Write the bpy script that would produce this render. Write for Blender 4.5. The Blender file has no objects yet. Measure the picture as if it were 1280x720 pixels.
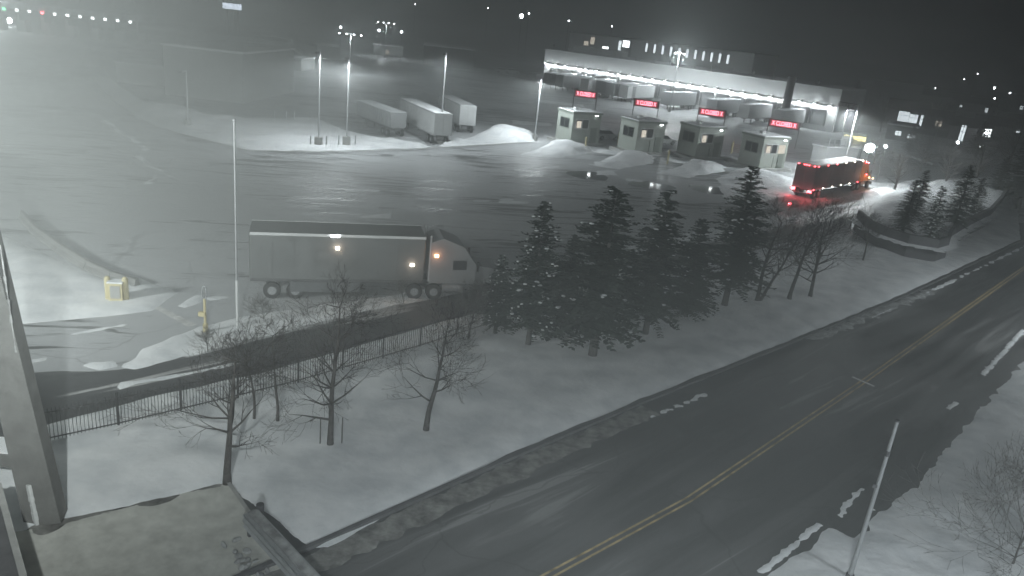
import bpy, math, random
import numpy as np
from mathutils import Vector, Matrix
from mathutils.noise import noise as pnoise

sc = bpy.context.scene
C = sc.collection
# ------------------------------------------------------------------ camera
H = 17.0
F = 960.0
PITCH, ROLL = math.radians(19.4), math.radians(6.3)
fw = Vector((0, math.cos(PITCH), -math.sin(PITCH)))
r0 = Vector((1, 0, 0)); u0 = r0.cross(fw)
RV = r0 * math.cos(ROLL) + u0 * math.sin(ROLL)
UV = -r0 * math.sin(ROLL) + u0 * math.cos(ROLL)
cam = bpy.data.cameras.new('webcam'); camo = bpy.data.objects.new('webcam', cam); C.objects.link(camo)
cam.sensor_width = 36; cam.lens = F / 1280 * 36; cam.clip_start = .1; cam.clip_end = 6000
m = Matrix((RV, UV, -fw)).transposed().to_4x4(); m.translation = (0, 0, H)
camo.matrix_world = m
sc.camera = camo
# ------------------------------------------------------------------ view + render
sc.view_settings.view_transform = 'Standard'; sc.view_settings.look = 'None'
sc.view_settings.gamma = 1; sc.view_settings.exposure = 0.12
sc.render.engine = 'CYCLES'
sc.cycles.use_denoising = True; sc.cycles.use_adaptive_sampling = True; sc.cycles.adaptive_threshold = .03
sc.cycles.max_bounces = 5; sc.cycles.diffuse_bounces = 3; sc.cycles.glossy_bounces = 2
sc.cycles.transmission_bounces = 2; sc.cycles.volume_bounces = 0; sc.cycles.transparent_max_bounces = 64
sc.cycles.sample_clamp_indirect = 3; sc.cycles.caustics_reflective = False; sc.cycles.caustics_refractive = False
# ------------------------------------------------------------------ night sky
w = bpy.data.worlds.new("World"); sc.world = w; w.use_nodes = True
nt = w.node_tree; nt.nodes.clear()
def wn(t, **k):
    n = nt.nodes.new(t)
    for a, b in k.items(): setattr(n, a, b)
    return n
out = wn('ShaderNodeOutputWorld'); bg = wn('ShaderNodeBackground')
tc = wn('ShaderNodeTexCoord'); dot = wn('ShaderNodeVectorMath', operation='DOT_PRODUCT')
dot.inputs[1].default_value = Vector((-0.8, 0.6, 0.0)).normalized()
ramp = wn('ShaderNodeValToRGB')
ramp.color_ramp.elements[0].position = 0.0; ramp.color_ramp.elements[0].color = (.0012, .0016, .0028, 1)
ramp.color_ramp.elements[1].position = 1.0; ramp.color_ramp.elements[1].color = (.06, .065, .067, 1)
e = ramp.color_ramp.elements.new(.5); e.color = (.009, .0107, .0135, 1)
nt.links.new(tc.outputs['Generated'], dot.inputs[0]); nt.links.new(dot.outputs['Value'], ramp.inputs[0])
nt.links.new(ramp.outputs[0], bg.inputs[0]); bg.inputs[1].default_value = 1.0
nt.links.new(bg.outputs[0], out.inputs[0])
HAZE_DENSITY = 0.0048
MIST_DENSITY = 0.0021
# ------------------------------------------------------------------ pixel helpers (1280x720 photograph -> world)
def ray(px, py): return (fw * F + RV * (px - 640) - UV * (py - 360)).normalized()
CAM = Vector((0, 0, H))
def gp(px, py, z=0.0):
    d = ray(px, py); t = (z - H) / d.z
    p = CAM + d * t; p.z = z; return p
def onplane(px, py, p0, n):
    d = ray(px, py); return CAM + d * ((p0 - CAM).dot(n) / d.dot(n))
def proj(p):
    v = Vector(p) - CAM; zc = v.dot(fw)
    return 640 + F * v.dot(RV) / zc, 360 - F * v.dot(UV) / zc
def zat(xy, py):
    lo, hi = -1, 60
    for _ in range(40):
        mm = (lo + hi) / 2
        if proj((xy[0], xy[1], mm))[1] > py: lo = mm
        else: hi = mm
    return lo
# ------------------------------------------------------------------ light functions, and unseen fill lights added outside the frame
def point(name, loc, watt, col=(1, 1, 1), r=.15, parent=None):
    l = bpy.data.lights.new(name, 'POINT'); l.energy = watt; l.color = col; l.shadow_soft_size = r
    o = bpy.data.objects.new(name, l); C.objects.link(o); o.location = loc
    if parent: o.parent = parent
    return o
def spot(name, loc, target, watt, size=110, blend=.6, col=(1, 1, 1), r=.25):
    l = bpy.data.lights.new(name, 'SPOT'); l.energy = watt; l.color = col; l.shadow_soft_size = r
    l.spot_size = math.radians(size); l.spot_blend = blend
    o = bpy.data.objects.new(name, l); C.objects.link(o); o.location = loc
    o.rotation_euler = (Vector(target) - Vector(loc)).to_track_quat('-Z', 'Y').to_euler()
    return o
COOL = (.90, .98, 1.0)
spot('veil_fill_light', (-3.6, .2, 17.6), (-3.6 - 60 * .66, .2 + 60 * .75, 17.6 - .5), 62000, 102, 1, (.93, 1, .98), .25)  # unseen light added beside the camera to veil the left in bright haze
spot('mist_fill_light', (-38, 14, 13), (-27, 60, 19), 104000, 126, 1, (.93, 1, .98), 1.5)  # added out of view beyond the pier to brighten the mist
spot('verge_fill_light', (0, -3, 14), (7, 31, 0), 20000, 78, 1, COOL, 1.2)  # added behind the camera to brighten the verge and road
ROAD_FILL = (45, 50, 10)
def downlight(name, loc, watt, col=COOL, r=.4):
    return spot(name, loc, Vector(loc) - Vector((0, -.12, 1)), watt, 176, .3, col, r)
downlight('road_fill_light', ROAD_FILL, 7000, COOL, .5)  # unseen light added to brighten the right end of the road
downlight('road_fill_light', (19, 13, 9), 2200, (.86, .95, 1), .5)  # unseen light added to brighten the near snow bank
# ------------------------------------------------------------------ materials
def newmat(name):
    mt = bpy.data.materials.new(name); mt.use_nodes = True
    return mt, mt.node_tree, mt.node_tree.nodes['Principled BSDF']
def mat(name, col, rough=.7, metal=0, var=.25, scale=3.0, bump=0, emit=None, es=0):
    mt, t, b = newmat(name)
    b.inputs['Roughness'].default_value = rough; b.inputs['Metallic'].default_value = metal
    if emit:
        b.inputs['Base Color'].default_value = (*col, 1)
        b.inputs['Emission Color'].default_value = (*emit, 1); b.inputs['Emission Strength'].default_value = es
        return mt
    tcn = t.nodes.new('ShaderNodeTexCoord'); nz = t.nodes.new('ShaderNodeTexNoise')
    nz.inputs['Scale'].default_value = scale; nz.inputs['Detail'].default_value = 5; nz.inputs['Roughness'].default_value = .65
    rp = t.nodes.new('ShaderNodeValToRGB')
    rp.color_ramp.elements[0].position = .3; rp.color_ramp.elements[1].position = .7
    rp.color_ramp.elements[0].color = (*[c * (1 - var) for c in col], 1)
    rp.color_ramp.elements[1].color = (*[min(1, c * (1 + var)) for c in col], 1)
    t.links.new(tcn.outputs['Object'], nz.inputs['Vector']); t.links.new(nz.outputs['Fac'], rp.inputs[0])
    t.links.new(rp.outputs[0], b.inputs['Base Color'])
    if bump:
        bp = t.nodes.new('ShaderNodeBump'); bp.inputs['Strength'].default_value = bump; bp.inputs['Distance'].default_value = .1
        t.links.new(nz.outputs['Fac'], bp.inputs['Height']); t.links.new(bp.outputs[0], b.inputs['Normal'])
    return mt
def snowmat(name, lo, hi, scale=.6):
    mt, t, b = newmat(name)
    b.inputs['Roughness'].default_value = .65
    tcn = t.nodes.new('ShaderNodeTexCoord')
    n1 = t.nodes.new('ShaderNodeTexNoise'); n1.inputs['Scale'].default_value = scale; n1.inputs['Detail'].default_value = 8; n1.inputs['Roughness'].default_value = .6
    n2 = t.nodes.new('ShaderNodeTexNoise'); n2.inputs['Scale'].default_value = 4; n2.inputs['Detail'].default_value = 6
    rp = t.nodes.new('ShaderNodeValToRGB'); rp.color_ramp.elements[0].position = .35; rp.color_ramp.elements[1].position = .62
    rp.color_ramp.elements[0].color = (*lo, 1); rp.color_ramp.elements[1].color = (*hi, 1)
    bp = t.nodes.new('ShaderNodeBump'); bp.inputs['Strength'].default_value = .3; bp.inputs['Distance'].default_value = .1
    for n in (n1, n2): t.links.new(tcn.outputs['Object'], n.inputs['Vector'])
    t.links.new(n1.outputs['Fac'], rp.inputs[0]); t.links.new(rp.outputs[0], b.inputs['Base Color'])
    t.links.new(n2.outputs['Fac'], bp.inputs['Height']); t.links.new(bp.outputs[0], b.inputs['Normal'])
    return mt
def asphaltmat(name, dark, pale, frost, ang, amount, sx=.05, sy=.45, wet=.25, dist=.6):
    """salt-stained asphalt: fine grain, long wheel-swept streaks of dried salt and snow dust, damp patches"""
    mt, t, b = newmat(name)
    N = t.nodes.new; L = t.links.new
    tcn = N('ShaderNodeTexCoord'); mp = N('ShaderNodeMapping'); mp.vector_type = 'TEXTURE'
    mp.inputs['Rotation'].default_value = (0, 0, ang); mp.inputs['Scale'].default_value = (1 / sx, 1 / sy, 1)
    L(tcn.outputs['Object'], mp.inputs['Vector'])
    s1 = N('ShaderNodeTexNoise'); s1.inputs['Scale'].default_value = 1; s1.inputs['Detail'].default_value = 7; s1.inputs['Roughness'].default_value = .62; s1.inputs['Distortion'].default_value = dist
    L(mp.outputs[0], s1.inputs['Vector'])
    big = N('ShaderNodeTexNoise'); big.inputs['Scale'].default_value = .06; big.inputs['Detail'].default_value = 4
    L(tcn.outputs['Object'], big.inputs['Vector'])
    grain = N('ShaderNodeTexNoise'); grain.inputs['Scale'].default_value = 9; grain.inputs['Detail'].default_value = 4
    L(tcn.outputs['Object'], grain.inputs['Vector'])
    m1 = N('ShaderNodeMix'); m1.data_type = 'RGBA'
    m1.inputs[6].default_value = (*dark, 1); m1.inputs[7].default_value = (*pale, 1)
    rp = N('ShaderNodeValToRGB'); rp.color_ramp.elements[0].position = .40; rp.color_ramp.elements[1].position = .62
    mx = N('ShaderNodeMath'); mx.operation = 'MULTIPLY_ADD'; mx.inputs[1].default_value = 1.1; mx.inputs[2].default_value = -.55
    L(big.outputs['Fac'], mx.inputs[0]); ax = N('ShaderNodeMath'); ax.operation = 'ADD'; L(mx.outputs[0], ax.inputs[0]); L(s1.outputs['Fac'], ax.inputs[1])
    L(ax.outputs[0], rp.inputs[0]); L(rp.outputs[0], m1.inputs[0])
    ad = N('ShaderNodeMath'); ad.operation = 'MULTIPLY_ADD'; ad.inputs[1].default_value = .55
    L(big.outputs['Fac'], ad.inputs[0]); L(s1.outputs['Fac'], ad.inputs[2])
    rf = N('ShaderNodeValToRGB'); rf.color_ramp.elements[0].position = 1 - amount; rf.color_ramp.elements[1].position = min(1, 1.06 - amount)
    L(ad.outputs[0], rf.inputs[0])
    m2 = N('ShaderNodeMix'); m2.data_type = 'RGBA'; m2.inputs[7].default_value = (*frost, 1)
    L(rf.outputs[0], m2.inputs[0]); L(m1.outputs[2], m2.inputs[6])
    wv = N('ShaderNodeVectorMath'); wv.operation = 'MULTIPLY_ADD'; wv.inputs[1].default_value = (2.5, 2.5, 0)
    wn_ = N('ShaderNodeTexNoise'); wn_.inputs['Scale'].default_value = .35; wn_.inputs['Detail'].default_value = 5
    L(tcn.outputs['Object'], wn_.inputs['Vector']); L(wn_.outputs['Color'], wv.inputs[0]); L(tcn.outputs['Object'], wv.inputs[2])
    vo = N('ShaderNodeTexVoronoi'); vo.feature = 'DISTANCE_TO_EDGE'; vo.inputs['Scale'].default_value = .13; L(wv.outputs[0], vo.inputs['Vector'])
    cr = N('ShaderNodeMapRange'); cr.inputs[1].default_value = .002; cr.inputs[2].default_value = .006; cr.inputs[3].default_value = .3; cr.inputs[4].default_value = 0
    L(vo.outputs['Distance'], cr.inputs[0]); m3 = N('ShaderNodeMix'); m3.data_type = 'RGBA'; m3.inputs[7].default_value = (.018, .018, .019, 1)
    L(cr.outputs[0], m3.inputs[0]); L(m2.outputs[2], m3.inputs[6]); L(m3.outputs[2], b.inputs['Base Color'])
    rr = N('ShaderNodeMapRange'); rr.inputs[1].default_value = .35; rr.inputs[2].default_value = .62; rr.inputs[3].default_value = wet; rr.inputs[4].default_value = .75
    L(s1.outputs['Fac'], rr.inputs[0]); L(rr.outputs[0], b.inputs['Roughness'])
    bp = N('ShaderNodeBump'); bp.inputs['Strength'].default_value = .25; bp.inputs['Distance'].default_value = .02
    L(grain.outputs['Fac'], bp.inputs['Height']); L(bp.outputs[0], b.inputs['Normal'])
    return mt
M = {}
M['snow'] = snowmat('snow', (.62, .64, .66), (.82, .83, .84))
M['dirty_snow'] = snowmat('dirty_snow', (.16, .16, .16), (.42, .43, .43), 1.6)
M['yard'] = asphaltmat('yard_asphalt', (.075, .077, .08), (.12, .122, .125), (.42, .43, .44), math.radians(14), .33, .10, .75, .40, 1.6)
M['road'] = asphaltmat('road_asphalt', (.05, .051, .052), (.115, .116, .117), (.22, .22, .22), math.radians(45), .13, .05, .7, .36, 1.0)
M['lane'] = asphaltmat('lane_asphalt', (.055, .057, .06), (.09, .092, .095), (.4, .4, .4), math.radians(42), .18, .05, .6, .4)
M['earth'] = mat('snowy_earth', (.12, .122, .125), .9, 0, .75, .05)
M['gravel'] = mat('gravel', (.52, .52, .485), .85, 0, .22, 1.3, .4)
M['slush'] = mat('slush', (.17, .168, .16), .7, 0, .75, 1.6, .3)
M['concrete'] = mat('concrete', (.34, .34, .33), .85, 0, .2, 1.5, .2)
M['pier_concrete'] = mat('pier_concrete', (.17, .17, .165), .85, 0, .25, 1.2, .3)
M['dark_concrete'] = mat('dark_concrete', (.10, .10, .105), .85, 0, .25, 1.2, .2)
M['yellow'] = mat('yellow_paint', (.38, .29, .14), .7, 0, .65, 1.6)
M['white_line'] = mat('white_paint', (.55, .55, .54), .7, 0, .35, 2)
M['bark'] = mat('bark', (.085, .08, .076), .9, 0, .35, 6, .4)
M['twig'] = mat('twig', (.08, .076, .073), .9, 0, .3, 6)
M['needle'] = mat('needles', (.07, .085, .074), .8, 0, .5, 1.2)
M['iron'] = mat('black_iron', (.06, .06, .062), .55, .3, .2, 4)
M['steel'] = mat('galvanised_steel', (.36, .37, .38), .5, .5, .15, 2)
M['dark_steel'] = mat('dark_steel', (.09, .09, .095), .6, .3, .2, 2)
M['siding'] = mat('metal_siding', (.55, .56, .56), .6, 0, .12, .4)
M['wall_grey'] = mat('grey_wall', (.30, .31, .31), .8, 0, .15, .3)
M['booth'] = mat('booth_panel', (.30, .325, .295), .6, 0, .12, 1)
M['booth_dark'] = mat('booth_trim', (.14, .16, .14), .6, 0, .12, 1)
M['rubber'] = mat('rubber', (.025, .025, .026), .85, 0, .2, 3)
M['trailer_white'] = mat('trailer_white', (.52, .53, .53), .5, 0, .12, .8)
M['trailer_grey'] = mat('trailer_grey', (.22, .225, .23), .55, 0, .15, .8)
M['truck_grey'] = mat('truck_grey', (.13, .135, .135), .55, 0, .2, .6)
M['trailer_dark'] = mat('trailer_dark', (.10, .105, .11), .5, 0, .2, .8)
M['glass'] = mat('dark_glass', (.02, .022, .025), .12, 0, .1, 1)
M['tan'] = mat('tan_paint', (.50, .44, .26), .6, 0, .2, 3)
M['red_paint'] = mat('red_paint', (.16, .12, .115), .55, 0, .2, 2)
M['brick_red'] = mat('red_brown_slats', (.22, .13, .11), .7, 0, .3, 3)
M['black'] = mat('black_housing', (.015, .015, .015), .6, 0, .2, 2)
M['orange_paint'] = mat('orange_paint', (.45, .18, .03), .5, 0, .2, 2)
M['roof_dark'] = mat('dark_roof', (.06, .06, .065), .85, 0, .3, .5)
M['house'] = mat('house_siding', (.16, .16, .165), .8, 0, .2, .5)
def em(name, col, s): M[name] = mat(name, (.02, .02, .02), .5, emit=col, es=s)
em('lamp_white', (.92, .98, 1), 26); em('lamp_dim', (.92, .98, 1), 6); em('window_lit', (.85, .95, 1), 2.2)
em('led_red', (1, .28, .36), 7); em('lamp_red', (1, .08, .10), 18); em('lamp_amber', (1, .55, .25), 14); em('lamp_green', (.2, 1, .45), 6)
em('sign_yellow', (1, .86, .4), 2.6); em('window_warm', (1, .9, .75), .9); em('sign_blue', (.75, .85, 1), 3); em('lamp_warm', (1, .9, .75), 16)
# ------------------------------------------------------------------ mesh builder
class MB:
    def __init__(s): s.v = []; s.f = []
    def add(s, vs, fs):
        o = len(s.v); s.v += [tuple(v) for v in vs]; s.f += [tuple(i + o for i in f) for f in fs]; return s
    def box(s, c, d, rz=0, bev=0):
        cx, cy, cz = c; x, y, z = d[0] / 2, d[1] / 2, d[2] / 2
        cs, sn = math.cos(rz), math.sin(rz)
        vs = []
        if bev:
            b = min(bev, x * .9, y * .9)
            ring = [(-x + b, -y), (x - b, -y), (x, -y + b), (x, y - b), (x - b, y), (-x + b, y), (-x, y - b), (-x, -y + b)]
        else: ring = [(-x, -y), (x, -y), (x, y), (-x, y)]
        n = len(ring)
        for zz in (-z, z):
            for a, b_ in ring: vs.append((cx + a * cs - b_ * sn, cy + a * sn + b_ * cs, cz + zz))
        fs = [tuple(range(n))[::-1], tuple(range(n, 2 * n))] + [(i, (i + 1) % n, n + (i + 1) % n, n + i) for i in range(n)]
        return s.add(vs, fs)
    def tube(s, p, q, r1, r2=None, n=8, cap=True):
        p, q = Vector(p), Vector(q); r2 = r1 if r2 is None else r2
        d = (q - p)
        if d.length < 1e-6: return s
        d.normalize(); a = d.orthogonal().normalized(); b = d.cross(a)
        vs = []
        for c, r in ((p, r1), (q, r2)):
            for i in range(n):
                t = 2 * math.pi * i / n; vs.append(c + a * (r * math.cos(t)) + b * (r * math.sin(t)))
        fs = [(i, (i + 1) % n, n + (i + 1) % n, n + i) for i in range(n)]
        if cap: fs += [tuple(range(n))[::-1], tuple(range(n, 2 * n))]
        return s.add(vs, fs)
    def prism(s, pts, z0, z1):
        n = len(pts)
        vs = [(p[0], p[1], z0) for p in pts] + [(p[0], p[1], z1) for p in pts]
        return s.add(vs, [tuple(range(n))[::-1], tuple(range(n, 2 * n))] + [(i, (i + 1) % n, n + (i + 1) % n, n + i) for i in range(n)])
    def extr(s, prof, x0, x1):       # profile in (y,z) extruded along x
        n = len(prof)
        vs = [(x0, a, b) for a, b in prof] + [(x1, a, b) for a, b in prof]
        return s.add(vs, [tuple(range(n)), tuple(range(n, 2 * n))[::-1]] + [(i, n + i, n + (i + 1) % n, (i + 1) % n) for i in range(n)])
    def extry(s, prof, y0, y1):      # profile in (x,z) extruded along y
        n = len(prof)
        vs = [(a, y0, b) for a, b in prof] + [(a, y1, b) for a, b in prof]
        return s.add(vs, [tuple(range(n)), tuple(range(n, 2 * n))[::-1]] + [(i, n + i, n + (i + 1) % n, (i + 1) % n) for i in range(n)])
    def ball(s, c, r, n=8, k=5):
        rr = r if hasattr(r, '__len__') else (r, r, r)
        vs = [(c[0], c[1], c[2] - rr[2])]
        for j in range(1, k):
            ph = -math.pi / 2 + math.pi * j / k
            for i in range(n):
                t = 2 * math.pi * i / n
                vs.append((c[0] + rr[0] * math.cos(ph) * math.cos(t), c[1] + rr[1] * math.cos(ph) * math.sin(t), c[2] + rr[2] * math.sin(ph)))
        vs.append((c[0], c[1], c[2] + rr[2])); e = len(vs) - 1
        fs = [(0, 1 + (i + 1) % n, 1 + i) for i in range(n)]
        for j in range(k - 2):
            a = 1 + j * n; fs += [(a + i, a + (i + 1) % n, a + n + (i + 1) % n, a + n + i) for i in range(n)]
        a = 1 + (k - 2) * n; fs += [(a + i, a + (i + 1) % n, e) for i in range(n)]
        return s.add(vs, fs)
    def build(s, name, m, parent=None, smooth=False):
        me = bpy.data.meshes.new(name); me.from_pydata(s.v, [], s.f); me.update()
        me.materials.append(M[m] if isinstance(m, str) else m)
        if smooth: me.polygons.foreach_set('use_smooth', [True] * len(me.polygons))
        o = bpy.data.objects.new(name, me); C.objects.link(o)
        if parent: o.parent = parent
        return o
def tag(o, label=None, cat=None, group=None, kind=None):
    if label: o['label'] = label
    if cat: o['category'] = cat
    if group: o['group'] = group
    if kind: o['kind'] = kind
    return o
def empty(name, loc, rz, label, cat, group=None):
    o = bpy.data.objects.new(name, None); C.objects.link(o)
    o.location = loc; o.rotation_euler = (0, 0, rz); o.empty_display_size = .2
    return tag(o, label, cat, group)
def copy_tree(o, loc, rz, label, group=None, scale=None):
    def cp(x, par):
        c = x.copy(); C.objects.link(c)
        if par: c.parent = par
        for ch in x.children: cp(ch, c)
        return c
    c = cp(o, None); c.location = loc; c.rotation_euler = (0, 0, rz); c['label'] = label
    if group: c['group'] = group
    if scale: c.scale = scale
    return c
def fbm(x, y, s, o=4):
    v = 0; a = 1; t = 0
    for i in range(o):
        v += a * pnoise((x * s, y * s, i * 7.3)); t += a; a *= .5; s *= 2.03
    return v / t
# ------------------------------------------------------------------ sheets and snow
def sheet(name, pts, z, m):
    me = bpy.data.meshes.new(name); me.from_pydata([(p[0], p[1], z) for p in pts], [], [tuple(range(len(pts)))])
    me.update(); me.materials.append(M[m])
    if me.polygons[0].normal.z < 0: me.flip_normals()
    o = bpy.data.objects.new(name, me); C.objects.link(o); return tag(o, kind='structure')
def sdist(X, Y, poly):
    """signed distance (positive inside) of grid points to a polygon"""
    P = np.array([(p[0], p[1]) for p in poly]); n = len(P)
    d = np.full(X.shape, 1e9); ins = np.zeros(X.shape, bool)
    for i in range(n):
        a, b = P[i], P[(i + 1) % n]; ab = b - a
        t = np.clip(((X - a[0]) * ab[0] + (Y - a[1]) * ab[1]) / max(1e-9, ab @ ab), 0, 1)
        d = np.minimum(d, np.hypot(X - a[0] - t * ab[0], Y - a[1] - t * ab[1]))
        cnd = (a[1] > Y) != (b[1] > Y)
        with np.errstate(divide='ignore', invalid='ignore'):
            xi = a[0] + (Y - a[1]) * ab[0] / (ab[1] if ab[1] else 1e-9)
        ins ^= cnd & (X < xi)
    return np.where(ins, d, -d)
def snow(name, poly, step=.4, h=.15, wdt=.6, rag=.35, rs=.5, rough=.05, m='snow', kind='structure', base=0.0, shape=None):
    """snow lying on the ground as a height field with a ragged melting edge"""
    P = [(p[0], p[1]) for p in poly]
    x0, x1 = min(p[0] for p in P) - 1, max(p[0] for p in P) + 1; y0, y1 = min(p[1] for p in P) - 1, max(p[1] for p in P) + 1
    xs = np.arange(x0, x1 + step, step); ys = np.arange(y0, y1 + step, step)
    X, Y = np.meshgrid(xs, ys); D = sdist(X, Y, P)
    Z = np.full(X.shape, -.2)
    it = np.argwhere(D > -max(1.0, 2 * rag) - step)
    for i, j in it:
        x, y = X[i, j], Y[i, j]
        d = D[i, j] + rag * 1.8 * fbm(x, y, rs)
        if d < 0: z = max(-.2, d * .35)
        else: z = h * (1 - math.exp(-d / wdt)) + rough * 1.6 * fbm(x + 31, y, .35, 5)* min(1, d / 1.5)
        if shape: z += shape(x, y) * min(1, max(0, d / 1.0))
        Z[i, j] = z
    ok = np.argwhere((Z[:-1, :-1] > -.18) | (Z[1:, :-1] > -.18) | (Z[:-1, 1:] > -.18) | (Z[1:, 1:] > -.18))
    idx = -np.ones(X.shape, int); vs = []; fs = []
    def vid(i, j):
        if idx[i, j] < 0: idx[i, j] = len(vs); vs.append((X[i, j], Y[i, j], base + Z[i, j]))
        return int(idx[i, j])
    for i, j in ok: fs.append((vid(i, j), vid(i, j + 1), vid(i + 1, j + 1), vid(i + 1, j)))
    b = MB(); b.v = vs; b.f = fs
    o = b.build(name, m, smooth=True)
    return tag(o, kind=kind)
def G(*pp): return [gp(x, y) for x, y in pp]
def strip(pts, wl, wr):
    """polygon around a polyline"""
    L = []; R = []
    for i, p in enumerate(pts):
        a = pts[max(0, i - 1)]; b = pts[min(len(pts) - 1, i + 1)]
        d = Vector((b[0] - a[0], b[1] - a[1])).normalized(); n = Vector((-d.y, d.x))
        q = Vector((p[0], p[1])); L.append(q + n * wl); R.append(q - n * wr)
    return L + R[::-1]
random.seed(4)
sheet('ground', [(1500 * math.cos(t * math.pi / 16), 1500 * math.sin(t * math.pi / 16)) for t in range(32)], -.012, 'earth')
# inspection yard
fence_px = [(-60, 580), (62, 556), (200, 525), (310, 498), (420, 470), (530, 436), (640, 400), (760, 366), (880, 332), (980, 306), (1066, 287)]
fence_w = G(*fence_px)
yard = [(-75, 18), (-22, 22)] + [(p.x, p.y) for p in fence_w[1:]] + [(60, 92), (95, 112), (130, 150), (95, 200), (20, 245), (-60, 275), (-190, 300), (-190, 60)]
sheet('yard_pavement', yard, 0.0, 'yard')
lane = G((-80, 580), (-60, 440), (60, 470), (150, 462), (240, 446), (400, 406), (480, 386), (620, 358), (820, 316), (930, 297), (1063, 262), (1140, 243), (1150, 262), (1066, 290), (980, 308), (880, 334), (760, 368), (640, 401), (530, 437), (420, 471), (310, 499), (200, 526), (62, 557))
sheet('exit_lane', lane, .004, 'lane')
# public road
ctr = [Vector((-30, -12)), Vector((-12, 7))] + [gp(*p).xy for p in ((685, 720), (860, 625), (1075, 480), (1280, 335))] + [Vector((95, 120)), Vector((190, 210))]
curb_px = [(395, 682), (640, 573), (800, 505), (960, 441), (1130, 371), (1280, 300)]
curb = [Vector((-40, -14)), Vector((-20, 6))] + [gp(*p).xy for p in curb_px] + [Vector((86, 122)), Vector((180, 216))]
redge = [Vector((-14, -20)), Vector((-1, -2)), gp(930, 740).xy, gp(1085, 665).xy, gp(1150, 600).xy, gp(1230, 507).xy, gp(1280, 452).xy, Vector((100, 112)), Vector((195, 200))]
sheet('road', curb + [v + Vector((2, -1.5)) for v in redge][::-1], .002, 'road')
def line(name, pts, off, wd, z, m, dash=None):
    b = MB(); acc = 0
    for i in range(len(pts) - 1):
        a, c = Vector(pts[i]), Vector(pts[i + 1]); d = (c - a); L = d.length; d.normalize(); n = Vector((-d.y, d.x))
        k = max(1, int(L / 2))
        for j in range(k):
            p, q = a + d * (L * j / k), a + d * (L * (j + 1) / k + .002)
            vs = [p + n * (off - wd / 2), q + n * (off - wd / 2), q + n * (off + wd / 2), p + n * (off + wd / 2)]
            b.add([(v.x, v.y, z) for v in vs], [(0, 1, 2, 3)])
    o = b.build(name, m); return tag(o, kind='structure')
line('road_marking', ctr, .12, .09, .007, 'yellow'); line('road_marking', ctr, -.12, .09, .007, 'yellow')
o = MB().box((0, 0, .007), (.2, 1.3, .002), math.radians(40)).build('road_marking', 'white_line'); q = gp(1079, 477); o.location = (q.x, q.y, 0); tag(o, kind='structure')
b = MB()
for i in range(len(curb) - 1):
    a, c = curb[i], curb[i + 1]; d = (c - a); L = d.length; mid = (a + c) / 2
    b.box((mid.x, mid.y, .065), (L, .18, .13), math.atan2(d.y, d.x))
tag(b.build('kerb', 'dark_concrete'), kind='structure')
# snow along the road and over the verge
def mound(cx, cy, sx, sy, h, a=0):
    def f(x, y):
        dx, dy = x - cx, y - cy; u = dx * math.cos(a) + dy * math.sin(a); v = -dx * math.sin(a) + dy * math.cos(a)
        return h * math.exp(-(u / sx) ** 2 - (v / sy) ** 2)
    return f
verge = [p.xy for p in G((30, 662), (150, 636), (284, 604), (400, 690))] + [v + Vector((-.25, .25)) for v in curb[3:8]] + \
        [p.xy for p in G((1272, 262), (1262, 246), (1180, 262), (1090, 275), (1066, 279), (980, 296), (880, 318), (760, 347), (640, 378), (530, 409), (420, 440), (310, 470), (200, 493), (100, 519), (40, 536), (-40, 560), (-40, 680))]
snow('snow_verge', verge, .4, .16, .5, .12, .6, .14)
# slush ridge between the kerb and the carriageway
snow('slush_shoulder', strip([curb[1] + (curb[2] - curb[1]) * .5] + curb[2:5], -.1, 1.25), .13, .03, .5, .25, 1.2, .03, 'slush')
snow('slush_shoulder', strip([gp(*p).xy for p in ((810, 520), (850, 505), (880, 490))], -.02, .22), .08, .04, .2, .22, 2.2, .06, 'snow')
snow('slush_shoulder', strip([gp(*p).xy for p in ((1010, 425), (1075, 398), (1120, 380), (1165, 362))], .3, .5), .2, .06, .3, .5, 1., .08, 'dirty_snow')
snow('slush_shoulder', strip([gp(*p).xy for p in ((1085, 396), (1130, 376), (1170, 358), (1230, 330), (1280, 306))], -.1, .35), .2, .07, .2, .25, 1., .06, 'snow')
# right bank
bank = [gp(*p).xy for p in ((925, 745), (955, 718), (1000, 694), (1040, 662), (1068, 672), (1108, 638), (1150, 600), (1192, 550), (1230, 506), (1280, 452))] + [Vector((101, 111)), Vector((118, 96)), Vector((30, 12)), Vector((14, 8))]
def bank_shape(x, y):
    s = (x - y) * .7071; return .55 * (1 - math.exp(-max(0, (s + 6.2)) ** 2 / 14)) if s > -6.2 else 0
snow('snow_bank', bank, .16, .2, .7, .28, .9, .2, shape=bank_shape)
for pts, a in ((((1280, 412), (1255, 440), (1228, 468)), .16), (((1196, 503), (1185, 511)), .12), (((1078, 610), (1056, 634), (1050, 645)), .12), (((1024, 655), (990, 684), (950, 716)), .14), (((1086, 638), (1092, 636)), .1)):
    snow('snow_windrow', strip([gp(*p).xy for p in pts], a * .9, a * .9), .06, .05, .12, .13, 2.2, .05)
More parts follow.
